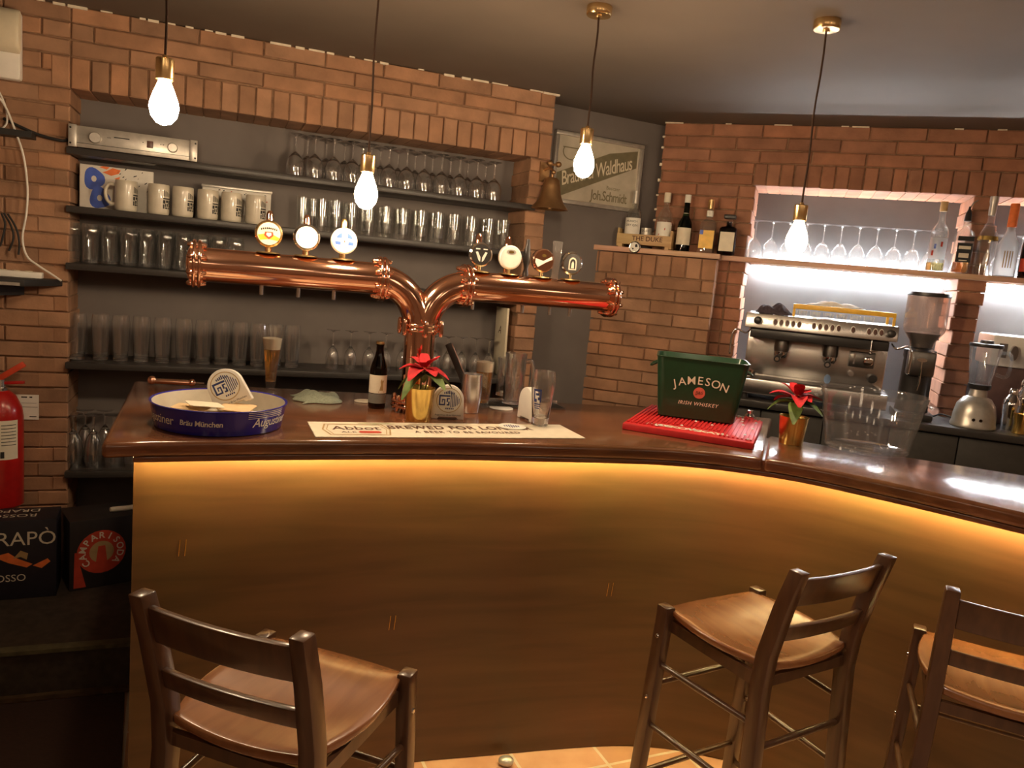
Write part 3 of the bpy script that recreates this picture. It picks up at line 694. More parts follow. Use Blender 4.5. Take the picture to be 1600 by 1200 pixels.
# stem glasses upside down on the top shelf
pts = us(LW, [467, 498, 525, 548, 576, 604, 632, 662, 691, 719, 747, 774], 260, 0.055, 0.042)
stand('stem_glass', stemglass(0.192, 0.035, 0.085, 0.041, 0.037), 'realglass', LW, pts, SZ[0] + HT, [f'upturned stem glass on the top shelf, {nth(i)} in the front row' for i in range(12)], 'glass', 'upturned stem glasses on the top shelf')
pts = us(LW, [480, 511, 540, 566, 592, 620, 648, 676, 704, 732, 760], 260, 0.155, 0.042)
stand('stem_glass', stemglass(0.192, 0.035, 0.085, 0.041, 0.037), 'realglass', LW, pts, SZ[0] + HT, [f'upturned stem glass on the top shelf, {nth(i)} in the back row' for i in range(11)], 'glass', 'upturned stem glasses on the top shelf')
# pilsner tumblers on the second shelf
xs = [472, 503, 524, 549, 576, 603, 630, 658, 685, 711, 738, 765, 788]
pts = us(LW, xs, 350, 0.05, 0.031)
stand('pilsner_glass', tumbler(0.15, 0.026, 0.031, 0.024, 0.002), 'glass', LW, pts, SZ[1] + HT, [f'thick-bottomed pilsner glass on the second shelf, {nth(i)} in the front row' for i in range(13)], 'glass', 'pilsner glasses on the second shelf')
pts = us(LW, [488, 515, 541, 568, 595, 622, 650, 677, 704, 731, 757, 780], 350, 0.125, 0.031)
stand('pilsner_glass', tumbler(0.15, 0.026, 0.031, 0.024, 0.002), 'glass', LW, pts, SZ[1] + HT, [f'thick-bottomed pilsner glass on the second shelf, {nth(i)} in the back row' for i in range(12)], 'glass', 'pilsner glasses on the second shelf')
# the row above the bar
pts = us(LW, [121, 158, 188, 221, 254, 287, 318, 347, 376, 404, 430, 455], 530, 0.06, 0.038)
stand('tall_beer_glass', willi(0.204, 0.029, 0.038, 0.034), 'realglass', LW, pts, SZ[3] + HT, [f'tall beer glass on the fourth shelf behind the bar, {nth(i)} in the row' for i in range(12)], 'glass', 'tall beer glasses on the fourth shelf')
xs = [520, 548, 577, 603, 630, 655, 680, 700, 722, 744, 765]
pts = us(LW, xs, 540, 0.07, 0.033)
stand('tulip_glass', stemglass(0.195, 0.032, 0.083, 0.031, 0.028), 'realglass', LW, pts, SZ[3] + HT, [f'upturned tulip beer glass on the fourth shelf, {nth(i)}, near the copper column' for i in range(11)], 'glass', 'upturned tulip glasses on the fourth shelf')
pts = us(LW, [118, 146, 175, 206], 690, 0.05, 0.038) + us(LW, [133, 164], 690, 0.15, 0.038)
stand('goblet', stemglass(0.24, 0.037, 0.075, 0.037, 0.033), 'realglass', LW, pts, SZ[4] + HT, [f'upturned goblet on the lowest shelf left of the bar, {nth(i)} in front' for i in range(4)] + ['upturned goblet at the back of the lowest shelf, left one', 'upturned goblet at the back of the lowest shelf, right one'], 'glass', 'upturned goblets on the lowest shelf')
# stoneware mugs
def mug(loc, rot, label, hand, lab):
    t = thing('beer_mug', label, 'mug', loc, rot, 'stoneware mugs on the second shelf')
    R, H = 0.044, 0.128
    MB().lathe([(0, 0), (R - 0.006, 0), (R - 0.002, 0.004), (R, 0.012), (R, H - 0.02), (R - 0.001, H - 0.003), (R - 0.003, H), (R - 0.006, H - 0.002), (R - 0.007, 0.012), (0, 0.010)], 32).build('body', 'stone', t)
    c, s = math.cos(hand), math.sin(hand)
    p = [(0.040, 0.105), (0.062, 0.108), (0.076, 0.092), (0.079, 0.065), (0.072, 0.040), (0.056, 0.026), (0.040, 0.028)]
    p = smooth_path(p, 4)
    MB().tube([(c * q.x, s * q.x, q.y) for q in p], 0.0075, 10).build('handle', 'stone', t)
    k = MB()
    def P(x0, x1, z0, z1): patch(k, R, lab + x0 / R, lab + x1 / R, z0, z1, 0.0006, 4)
    for i in range(5): P(-0.016 + 0.0068 * i, -0.0125 + 0.0068 * i, 0.078, 0.104 - 0.003 * i)
    P(-0.019, 0.019, 0.066, 0.0715)
    for q in ((-0.019, -0.009, 0.048, 0.062), (-0.006, 0.006, 0.052, 0.062), (0.009, 0.019, 0.046, 0.062), (-0.019, -0.013, 0.026, 0.044), (-0.010, 0.003, 0.026, 0.032), (-0.010, -0.004, 0.034, 0.047), (0.000, 0.006, 0.036, 0.048), (0.007, 0.019, 0.026, 0.031), (0.012, 0.019, 0.033, 0.044)): P(*q)
    k.build('crest_print', 'ink', t)
mx = [197, 248, 286, 325, 362, 400]
for i, x in enumerate(mx):
    u, _ = LW.px(x, 310, 0.015)
    mug(LW.w(u, 0.015, SZ[1] + HT), LW.a, ('grey stoneware mug with dark crest, %s on the second shelf' % ('leftmost, beside the canvas' if i == 0 else nth(i))), math.radians(178 if i == 0 else 80), math.radians(-22 if i == 0 else -38))
# amplifier
u0, _ = LW.px(107, 228, -0.045); u1, _ = LW.px(308, 250, -0.045)
aw = u1 - u0
amp = thing('amplifier', 'silver rack amplifier with two round knobs on the top shelf', 'amplifier', LW.w(u0, -0.045, SZ[0] + HT), LW.a)
MB().box(0.028, aw - 0.028, 0.006, 0.27, 0.004, 0.084).build('housing', 'silver', amp, bevel=0.002)
MB().box(0, aw, 0, 0.006, 0.002, 0.087).build('front_plate', 'silver', amp, bevel=0.0015)
for s in (0.0, aw - 0.03): MB().box(s, s + 0.03, -0.010, 0.0, 0.0, 0.089).build('rack_ear', 'silver', amp, bevel=0.002)
for x in (0.008, aw - 0.008):
    for z in (0.014, 0.075): MB().lathe([(0, 0), (0.004, 0), (0.004, 0.002), (0, 0.002)], 12, 0, T(x, -0.0101, z) @ RX(PI / 2)).build('screw', 'ink', amp)
for f, r in ((0.20, 0.023), (0.80, 0.020)):
    MB().lathe([(0, 0), (r, 0), (r, 0.014), (r - 0.003, 0.018), (0, 0.018)], 28, 0, T(aw * f, 0, 0.046) @ RX(PI / 2)).build('knob', 'silver', amp)
MB().box(aw * 0.595, aw * 0.645, -0.006, 0, 0.034, 0.062).build('power_switch', 'brownbtn', amp, bevel=0.002)
mb = MB()
for f in (0.29, 0.30, 0.31): mb.box(aw * f, aw * f + 0.003, -0.001, 0, 0.052, 0.055)
for f in (0.56, 0.70, 0.72): mb.box(aw * f, aw * f + 0.005, -0.001, 0, 0.052, 0.055)
mb.box(aw * 0.34, aw * 0.46, -0.0006, 0, 0.056, 0.060); mb.box(0.03, aw - 0.03, -0.001, 0, 0.018, 0.020)
mb.build('panel_print', 'ink', amp)
p = [LW.w(-0.32, -0.02, 2.04), LW.w(-0.26, -0.03, 2.015), LW.w(-0.19, -0.03, 1.992), LW.w(-0.12, -0.03, 1.982), LW.w(-0.093, -0.01, 1.99)]
tag(MB().tube(smooth_path(p, 5), 0.006, 8).build('power_cable', 'rubber'), 'black cable running along the bricks into the left side of the amplifier', 'cable')
# painted panels behind the mugs
u0, z0 = LW.px(124, 327, 0.12); u1, z1 = LW.px(240, 262, 0.12)
cw = u1 - u0
cv = thing('painting', 'white speckled canvas painted with a blue figure eight, behind the leftmost mug', 'painting', LW.w(u0, 0.12, SZ[1] + HT), LW.a)
ch = 0.185
MB().box(0, cw, 0, 0.018, 0, ch).build('canvas', 'canvas', cv, bevel=0.002)
def blob(k, pts, y=-0.0008): k.add([(p[0] * cw, y, p[1] * ch) for p in pts], [tuple(range(len(pts)))])
k = MB()
def ring(k, cx, cz, ro, ri, n=22, sx=1.0, y=-0.0008):
    vs = []; fs = []
    for i in range(n):
        a = 2 * PI * i / n; w = 1 + 0.10 * math.sin(3 * a + cx * 9)
        vs += [(cx * cw + ro * w * sx * math.cos(a), y, cz * ch + ro * w * math.sin(a) * 1.15), (cx * cw + ri * sx * math.cos(a), y, cz * ch + ri * 1.3 * math.sin(a))]
    for i in range(n):
        j = (i + 1) % n; fs.append((2 * i, 2 * j, 2 * j + 1, 2 * i + 1))
    k.add(vs, fs)
ring(k, 0.19, 0.69, 0.040, 0.010); ring(k, 0.27, 0.26, 0.040, 0.010, 22, 1.0, -0.0009)
k.build('blue_figure', 'blue2', cv)
k = MB()
for q in ([(0.26, 0.97), (0.36, 0.93), (0.40, 0.99), (0.31, 1.0)], [(0.30, 0.86), (0.42, 0.80), (0.52, 0.86), (0.55, 0.95), (0.44, 0.98), (0.36, 0.90)], [(0.46, 0.74), (0.53, 0.72), (0.54, 0.80)]): blob(k, q)
k.build('orange_strokes', 'orange', cv)
k = MB(); rr = random.Random(3)
for i in range(16):
    x, z = rr.uniform(0.5, 0.97), rr.uniform(0.45, 0.97); w = rr.uniform(0.006, 0.022)
    blob(k, [(x, z), (x + w, z + 0.01), (x + w * 1.6, z + 0.04), (x + w * 0.4, z + 0.03)])
k.build('black_specks', 'ink', cv)
u0, _ = LW.px(316, 300, 0.15); u1, _ = LW.px(424, 300, 0.15); bw = u1 - u0
bx = thing('box', 'white speckled cardboard box with a lid behind the mugs on the second shelf', 'box', LW.w(u0, 0.15, SZ[1] + HT), LW.a)
MB().box(0, bw, 0, 0.09, 0, 0.150).build('body', 'canvas', bx, bevel=0.002)
MB().box(-0.004, bw + 0.004, -0.004, 0.094, 0.150, 0.163).build('lid', 'silver', bx, bevel=0.002)
for m, n, sd in (('ink', 16, 5), ('redink', 9, 8)):
    k = MB(); rr = random.Random(sd)
    for i in range(n):
        x, z, w = rr.uniform(0.05, 0.93) * bw, rr.uniform(0.10, 0.143), rr.uniform(0.003, 0.007)
        k.add([(x, -0.0007, z), (x + w, -0.0007, z + 0.001), (x + w, -0.0007, z + w), (x, -0.0007, z + w * 0.7)], [(0, 1, 2, 3)])
    k.build('specks', m, bx)
# cream board leaning in the niche beside the pier
zb = SZ[3] + HT
bd = thing('notice_board', 'cream board with handwriting leaning at the right end of the fourth shelf', 'board', LW.w(1.915, 0.10, zb), LW.a)
X = RY(math.radians(-1.0)) @ RZ(math.radians(93))
mb = MB().box(-0.075, 0.075, -0.006, 0.006, 0, 0.36, 0, X); mb.build('panel', 'cream', bd, bevel=0.002)
k = MB()
k.text('A', 0.06, lambda x, y: tuple(X @ Vector((-x + 0.01, 0.0068, 0.24 + y))), 0, 0, 0.35)
k.build('handwriting', 'brownink', bd)
# bell on the pier
u, z = LW.px(856, 325, -0.085)
bl = thing('bell', 'aged brass bell hanging from a bracket on the brick pier', 'bell', LW.w(u - 0.005, -0.117, z - 0.008), LW.a)
bl.scale = (1.32, 1.32, 1.22)
H = 0.125
MB().lathe([(0, H), (0.020, H), (0.030, H - 0.010), (0.034, H - 0.035), (0.040, H - 0.070), (0.052, H - 0.100), (0.066, 0.008), (0.070, 0.0), (0.064, 0.0), (0.050, 0.022), (0.037, 0.055), (0.030, H - 0.03), (0, H - 0.012)], 36).build('bell_body', 'bronze', bl)
MB().tube([(0.0, 0, H - 0.015), (0, 0, 0.01)], 0.003, 8).sphere(0.010, (0, 0, 0.004), 14).build('clapper', 'bronze', bl)
mb = MB().tube([(0, 0, H), (0, 0, H + 0.025)], 0.006, 10).tube([(0, 0, H + 0.028), (0, 0.03, H + 0.045), (0, 0.086, H + 0.038)], 0.006, 10)
mb.sphere(0.012, (-0.018, -0.006, H + 0.055), 14).sphere(0.012, (0.018, -0.006, H + 0.055), 14).sphere(0.009, (0, -0.008, H + 0.022), 12).tube([(-0.018, -0.004, H + 0.052), (0.018, -0.004, H + 0.052)], 0.005, 8).box(-0.02, 0.02, 0.079, 0.087, H - 0.01, H + 0.07)
mb.build('bracket', 'bronze', bl)
# etched mirror sign on the painted wall
mu0, mz0, mu1, mz1 = -0.665, 2.012, -0.098, 2.388
mw, mh = mu1 - mu0, mz1 - mz0
mr = thing('mirror_sign', 'framed etched brewery mirror with diagonal dark band on the painted back wall', 'mirror', MW.w(mu0, -0.012, mz0), MW.a)
mb = MB()
fw = 0.022
for q in ((0, mw, 0, fw), (0, mw, mh - fw, mh), (0, fw, fw, mh - fw), (mw - fw, mw, fw, mh - fw)): mb.box(q[0], q[1], -0.022, 0.010, q[2], q[3])
mb.build('frame', 'silver', mr, bevel=0.004)
MB().box(fw * 0.8, mw - fw * 0.8, -0.004, 0.006, fw * 0.8, mh - fw * 0.8).build('mirror_glass', 'mirror', mr)
k = MB()
yb = -0.0048
k.add([(fw, yb, 0.045), (fw, yb, 0.155), (mw * 0.62, yb, mh - 0.075), (mw - fw - 0.01, yb, mh - fw - 0.015), (mw - fw - 0.01, yb, mh - 0.13), (0.055, yb, fw + 0.012)], [tuple(range(6))])
k.build('diagonal_band', 'mirrordk', mr)
ang = math.atan2(mh - 0.12 - 0.09, mw - 0.06)
def diag(cx, cz, a):
    return lambda x, y: (cx + x * math.cos(a) - y * math.sin(a) * 0.35, yb - 0.0006, cz + x * math.sin(a) + y)
k = MB(); k.text('Brauerei Waldhaus', 0.112, lambda x, y: diag(mw * 0.50, mh * 0.525, ang * 0.98)(x * 0.60, y * 0.95), 0, 0.008, 0.0, 0.9); k.build('band_lettering', 'cream', mr)
k = MB(); k.text('Besitzer', 0.028, lambda x, y: (mw * 0.70 + x, yb, 0.115 + y)); k.text('Joh.Schmidt', 0.075, lambda x, y: (mw * 0.66 + x * 0.75, yb, 0.066 + y), 0, 0.01, 0, 0.9); k.build('lower_lettering', 'mirrordk', mr)
k = MB()
vs = [(0.05 + 0.05, yb, mh - 0.10)]
for a0, a1 in ((150, 330),):
    pts = [(0.11 + 0.055 * math.cos(math.radians(a0 + (a1 - a0) * i / 14)), yb, mh - 0.10 + 0.045 * math.sin(math.radians(a0 + (a1 - a0) * i / 14))) for i in range(15)]
    pin = [(0.11 + 0.049 * math.cos(math.radians(a0 + (a1 - a0) * i / 14)), yb, mh - 0.10 + 0.039 * math.sin(math.radians(a0 + (a1 - a0) * i / 14))) for i in range(15)]
    k.add(pts + pin, [(i, i + 1, 16 + i, 15 + i) for i in range(14)])
k.box(0.055, 0.16, yb - 0.0001, yb, mh - 0.082, mh - 0.076)
k.build('corner_ornament', 'mirrordk', mr)

# ------------------------------------------------------------------ ledge, lit shelf and back counter on the right
LZ = 1.812
mb = MB().box(B0 - 0.015, B1 + 0.01, BD - 0.022, 0.0, BZ + 0.002, LZ)
tag(mb.build('wooden_ledge', 'plank', bevel=0.003, loc=RW.w(0, 0, 0), rotz=RW.a), 'pale wooden ledge on top of the low brick pier, carrying the crate', 'ledge')
t = thing('wall_shelf', 'long pale wooden shelf with light strips crossing the two lit niches', 'shelf', RW.w(0, 0, 0), RW.a)
SD = -0.095
mb = MB().box(B1 + 0.012, 3.3, SD, -0.006, BZ + 0.002, LZ - 0.002)
for a, b in (R1, R2): mb.box(a + 0.016, b - 0.016, -0.008, RD - 0.004, BZ + 0.003, LZ - 0.003)
mb.build('shelf_board', 'plank', t, bevel=0.002)
for a, b in (R1, R2):
    for z0, z1 in ((LZ - 0.0028, LZ + 0.0006), (BZ - 0.0006, BZ + 0.0028)):
        MB().box(a + 0.03, b - 0.03, RD - 0.021, RD - 0.006, z0, z1).build('light_strip', 'ledup' if z0 > BZ else 'ledc', t, smooth=False)
SHZ = LZ - 0.002
# wine glasses
xs = [1186, 1209, 1232, 1256, 1281, 1308, 1338, 1369, 1398, 1427, 1452]
pts = us(RW, xs, 385, 0.12, 0.043) + us(RW, [1563, 1594], 400, 0.12, 0.043)
stand('wine_glass', stemglass(0.215, 0.041, 0.10, 0.043, 0.038), 'crystal', RW, pts, SHZ, [f'upturned wine glass on the lit shelf, {nth(i)} in the left niche' for i in range(11)] + ['upturned wine glass in the right niche, left of the orange capped bottle', 'upturned wine glass in the right niche, right of the orange capped bottle'], 'glass', 'upturned wine glasses on the lit shelf')
# bottles
def bottle(name, label, x, d, frame, z, prof, m, parts, group=None, y=380, sq=None, yaw=0.0, s=1.0, sz=None):
    u, _ = frame.px(x, y, d)
    t = thing(name, label, 'bottle', frame.w(u, d, z), frame.a + yaw, group)
    t.scale = (s, s, sz or s)
    w = 0.002
    if sq:
        rings = []
        def rr(r, zz, k): return [((abs(math.cos(a)) ** k) * (1 if math.cos(a) > 0 else -1) * r * sq[0], (abs(math.sin(a)) ** k) * (1 if math.sin(a) > 0 else -1) * r * sq[1], zz) for a in [2 * PI * i / 32 for i in range(32)]]
        kk = lambda r: 1.0 if r < 0.02 else 0.42
        out = prof; inn = [(max(r - w, 0.003), max(zz, 0.006)) for r, zz in prof][::-1]
        MB().loft([rr(r, zz, kk(r)) for r, zz in out] + [rr(r, zz, kk(r)) for r, zz in inn]).build('glass_body', m, t, angle=50)
    else:
        inn = [(max(r - w, 0.002), max(zz, 0.006)) for r, zz in prof if r > 0][::-1]
        MB().lathe([(0, prof[0][1])] + prof + inn + [(0, 0.006)], 28).build('glass_body', m, t)
    parts(t)
    return t
def lathe_part(name, m, prof, seg=24):
    return lambda t: MB().lathe(prof, seg).build(name, m, t)
def label_part(r, z0, z1, m='paper', half=1.25, lines=None, ink='ink', taper=None):
    def f(t):
        k = MB(); patch(k, r, -PI / 2 - half, -PI / 2 + half, z0, z1, 0.0006, 14, 0, taper); o = k.build('label', m, t)
        if lines:
            k = MB()
            for s, size, zz in lines: k.text(s, size, wrap(r, -PI / 2, zz, 0.0013))
            k.build('label_print', ink, o)
    return f
def flat_label(w, z0, z1, y, m='paper', lines=None, ink='ink', x0=0.0):
    def f(t):
        o = MB().box(x0 - w, x0 + w, y - 0.0006, y + 0.0004, z0, z1).build('label', m, t)
        if lines:
            k = MB()
            for s, size, zz in lines: k.text(s, size, lambda x, q, zz=zz: (x0 + x, y - 0.0011, zz + q))
            k.build('label_print', ink, o)
    return f
def both(*fs):
    return lambda t: [f(t) for f in fs]
cz = LZ + 0.028
cu0, _ = RW.px(965, 372, -0.125); cu1, _ = RW.px(1050, 380, -0.125); cwid = cu1 - cu0
cr = thing('wooden_crate', 'small open wooden crate lettered THE DUKE on the ledge', 'crate', RW.w(cu0, -0.150, LZ), RW.a)
mb = MB().box(0, cwid, 0, 0.008, 0.018, 0.075); mb.build('front_board', 'crate', cr, bevel=0.0015)
mb = MB().box(0, cwid, 0.118, 0.126, 0.018, 0.075); mb.build('back_board', 'crate', cr, bevel=0.0015)
for s in (0.0, cwid - 0.012):
    MB().box(s, s + 0.012, 0.008, 0.118, 0.005, 0.105).build('end_board', 'crate', cr, bevel=0.0015)
mb = MB().box(0.012, cwid - 0.012, 0.008, 0.118, 0.018, 0.026); mb.build('bottom_board', 'crate', cr)
for s in (0.012, cwid - 0.034): MB().box(s, s + 0.022, 0.002, 0.124, 0.0, 0.018).build('foot', 'crate', cr)
k = MB(); k.text('The Duke'.upper(), 0.036, lambda x, y: (cwid * 0.56 + x, -0.0007, 0.051 + y), 0, 0.015); k.build('lettering', 'brownink', cr)
std = [(0.036, 0), (0.039, 0.004), (0.039, 0.135), (0.034, 0.158), (0.016, 0.185), (0.0135, 0.20), (0.0135, 0.245), (0.0155, 0.247), (0.0155, 0.256), (0.012, 0.258)]
bottle('spirit_bottle', 'clear gin bottle with cream label and silver neck, left in the wooden crate', 986, -0.085, RW, LZ + 0.0265, std, 'glass',
       both(label_part(0.039, 0.042, 0.126, 'whitepaper', 1.3, [('MUNICH', 0.015, 0.108), ('DRY GIN', 0.016, 0.088)]), lathe_part('cap', 'silver', [(0, 0.262), (0.0165, 0.262), (0.0165, 0.20), (0.014, 0.199), (0.014, 0.258), (0, 0.259)])), s=1.12, sz=1.1)
bottle('spirit_bottle', 'clear bottle with cream label and red sash, right in the wooden crate', 1035, -0.085, RW, LZ + 0.0265, std, 'glass',
       both(label_part(0.039, 0.035, 0.115, 'whitepaper', 1.3), lambda t: (lambda k: (k.add([wrap(0.039, -PI / 2, 0.0, 0.0014)(x, z) for x, z in ((-0.045, 0.028), (-0.02, 0.048), (0.01, 0.075), (0.045, 0.105), (0.045, 0.118), (0.01, 0.085), (-0.02, 0.055), (-0.045, 0.034))], [(0, 1, 6, 7), (1, 2, 5, 6), (2, 3, 4, 5)]), k.build('red_sash', 'redink', t)))(MB()),
            lathe_part('cap', 'paper', [(0, 0.262), (0.0165, 0.262), (0.0165, 0.215), (0.014, 0.214), (0.014, 0.258), (0, 0.259)])), s=1.1, sz=1.1)
u, _ = RW.px(1010, 360, -0.075)
cn = thing('tin_can', 'grey lidded tin between the two bottles in the wooden crate', 'tin', RW.w(u, -0.075, LZ + 0.0265), RW.a)
MB().lathe([(0, 0), (0.029, 0), (0.030, 0.002), (0.030, 0.088), (0.028, 0.09), (0, 0.09)], 28).build('body', 'silver', cn)
k = MB(); k.text('DUKE', 0.018, wrap(0.030, -PI / 2, 0.072)); k.build('print', 'ink', cn)
bottle('liqueur_bottle', 'dark herbal liqueur bottle with green neck on the ledge beside the crate', 1067, -0.085, RW, LZ, [(0.032, 0), (0.036, 0.004), (0.036, 0.13), (0.033, 0.15), (0.018, 0.18), (0.0145, 0.20), (0.0145, 0.27), (0.013, 0.272)], 'greeng',
       both(label_part(0.036, 0.035, 0.122, 'paper', 1.2), lathe_part('cap', 'whitepaper', [(0, 0.292), (0.0155, 0.292), (0.0155, 0.252), (0.0146, 0.251), (0.0146, 0.275), (0, 0.276)]),
            label_part(0.0146, 0.183, 0.198, 'paper', 1.0)), s=1.1, sz=1.06)
bottle('spirit_bottle', 'square clear bottle with yellow label on the ledge left of the amber decanter', 1104, -0.085, RW, LZ, [(0.001, 0), (0.036, 0.0), (0.038, 0.003), (0.038, 0.125), (0.033, 0.145), (0.014, 0.165), (0.0135, 0.20), (0.0135, 0.225), (0.012, 0.226)], 'glass',
       both(flat_label(0.032, 0.022, 0.105, -0.0388, 'yellow', None), lathe_part('cap', 'brass', [(0, 0.247), (0.0150, 0.247), (0.0150, 0.205), (0.0140, 0.204), (0.0140, 0.23), (0, 0.231)]), lathe_part('neck_collar', 'whitepaper', [(0.0138, 0.170), (0.0150, 0.170), (0.0150, 0.197), (0.0138, 0.197)]),
            lambda t: MB().box(-0.031, -0.016, -0.0405, -0.0395, 0.085, 0.105).build('label_stamp', 'blue2', t)), sq=(1, 1), s=1.2, sz=1.17)
bottle('decanter_bottle', 'square amber liqueur decanter with cream label and flat square stopper', 1136, -0.085, RW, LZ, [(0.001, 0), (0.037, 0.0), (0.040, 0.004), (0.040, 0.115), (0.034, 0.125), (0.016, 0.130), (0.013, 0.135), (0.013, 0.150), (0.012, 0.151)], 'amber',
       both(flat_label(0.032, 0.016, 0.102, -0.0408, 'paper'), lambda t: MB().sphere(0.017, (0, 0, 0.150), 16).build('bottle_neck_ball', 'glass', t), lambda t: MB().box(-0.026, 0.026, -0.026, 0.026, 0.164, 0.182).build('stopper', 'dark', t, bevel=0.003)), sq=(1, 1), s=1.18, sz=1.18)
u, z = RW.px(991, 386, -0.19)
mb = MB().lathe([(0, -0.014), (0.028, -0.014), (0.033, -0.008), (0.033, 0.0), (0.028, 0.005), (0, 0.006)], 28, 0, RX(PI / 2))
rb = thing('round_medallion', 'round chrome medallion fixed to the front edge of the wooden ledge', 'medallion', RW.w(u, -0.178, z), RW.a)
MB().lathe([(0, -0.006), (0.028, -0.006), (0.033, -0.002), (0.033, 0.003), (0.028, 0.008), (0, 0.009)], 28, 0, RX(PI / 2)).build('rim', 'chrome', rb)
k = MB(); disc(k, 0.026, (0, -0.0095, 0)); k.build('face', 'whitepaper', rb)
k = MB(); k.add([(0.004, -0.010, 0.0), (0.018, -0.010, 0.002), (0.014, -0.010, 0.018), (0.003, -0.010, 0.014)], [(0, 1, 2, 3)]).add([(-0.016, -0.010, -0.004), (-0.002, -0.010, -0.006), (-0.006, -0.010, -0.016)], [(0, 1, 2)]); k.build('face_print', 'ink', rb)
# bottles on the lit shelf
bottle('vodka_bottle', 'clear tall bottle with cork stopper and coloured label, left on the lit shelf', 1459, -0.045, RW, SHZ, [(0.036, 0), (0.039, 0.004), (0.037, 0.17), (0.033, 0.19), (0.017, 0.215), (0.0145, 0.23), (0.0145, 0.265), (0.013, 0.267)], 'glass',
       both(lathe_part('cork', 'cork', [(0, 0.31), (0.0155, 0.31), (0.0155, 0.268), (0.012, 0.267), (0, 0.267)]), lathe_part('liquor', 'liqy', [(0, 0.0065), (0.034, 0.0065), (0.0362, 0.010), (0.0360, 0.040), (0, 0.040)]),
            label_part(0.0387, 0.055, 0.15, 'frost', 1.1), lambda t: [(lambda k: (patch(k, 0.0387, -PI / 2 + a, -PI / 2 + a + 0.22, z, z + 0.022, 0.0012, 3), k.build('label_mark', m, t)))(MB()) for a, z, m in ((-0.5, 0.10, 'blue2'), (0.15, 0.11, 'redink'), (-0.7, 0.07, 'redink'))]), y=420, s=1.1, sz=1.12)
bottle('whiskey_bottle', 'brown whiskey bottle with black pourer and dark label on the lit shelf', 1499, -0.045, RW, SHZ, [(0.001, 0), (0.036, 0.0), (0.039, 0.004), (0.039, 0.165), (0.034, 0.185), (0.017, 0.20), (0.0145, 0.215), (0.0145, 0.235), (0.013, 0.236)], 'glass',
       both(lathe_part('liquor', 'liq', [(0, 0.0065), (0.030, 0.0065), (0.032, 0.010), (0.032, 0.05), (0, 0.05)]), flat_label(0.030, 0.05, 0.135, -0.0400, 'ink'), flat_label(0.024, 0.108, 0.122, -0.0408, 'paper'), flat_label(0.020, 0.070, 0.090, -0.0408, 'paper'), flat_label(0.016, 0.056, 0.060, -0.0408, 'paper'), flat_label(0.032, 0.145, 0.165, -0.0400, 'ink'),
            lathe_part('pourer', 'dark', [(0, 0.300), (0.004, 0.300), (0.006, 0.285), (0.013, 0.268), (0.016, 0.236), (0.0145, 0.235), (0, 0.235)]), lambda t: MB().tube([(0.002, 0, 0.295), (0.014, 0, 0.318), (0.03, 0, 0.33)], 0.0035, 8).build('pourer_spout', 'chrome', t)), y=420, sq=(1, 0.95), s=1.1)
bottle('spirit_bottle', 'clear rounded flask bottle with crown shaped stopper in front of the brick pillar', 1535, -0.045, RW, SHZ, [(0.038, 0), (0.042, 0.004), (0.042, 0.15), (0.038, 0.19), (0.022, 0.225), (0.0145, 0.24), (0.0145, 0.275), (0.013, 0.277)], 'glass',
       both(lathe_part('stopper', 'silver', [(0, 0.345), (0.012, 0.352), (0.018, 0.355), (0.0185, 0.332), (0.015, 0.318), (0.0165, 0.30), (0.0150, 0.272), (0.0147, 0.27), (0.0147, 0.278), (0, 0.279)]), lathe_part('neck_band', 'gold', [(0.0423, 0.158), (0.0405, 0.176), (0.0412, 0.176), (0.0431, 0.158)])), y=420, s=1.08)
bottle('vodka_bottle', 'frosted bottle with a tall orange cap at the right end of the lit shelf', 1569, -0.045, RW, SHZ, [(0.040, 0), (0.044, 0.004), (0.044, 0.12), (0.040, 0.15), (0.022, 0.19), (0.0165, 0.21), (0.0165, 0.235), (0.015, 0.236)], 'frost',
       both(lathe_part('cap', 'orange', [(0, 0.328), (0.0165, 0.328), (0.0185, 0.325), (0.0195, 0.225), (0.0168, 0.222), (0.0168, 0.238), (0, 0.239)]), lambda t: [(lambda k: (patch(k, 0.044, -PI / 2 + a, -PI / 2 + a + 0.10, 0.04, 0.115, 0.0012, 2), k.build('label_mark', 'tan', t)))(MB()) for a in (-0.45, -0.22, 0.01, 0.24)]), y=420, s=1.08)
bottle('rum_bottle', 'dark brown rum bottle with red label cut off by the right edge', 1606, -0.045, RW, SHZ, [(0.036, 0), (0.039, 0.004), (0.039, 0.15), (0.034, 0.18), (0.016, 0.205), (0.0145, 0.22), (0.0145, 0.26), (0.013, 0.262)], 'amber',
       both(label_part(0.039, 0.03, 0.09, 'redink', 1.3), lathe_part('cap', 'dark', [(0, 0.285), (0.016, 0.285), (0.016, 0.25), (0.0147, 0.249), (0.0147, 0.265), (0, 0.266)])), y=420, s=1.05)
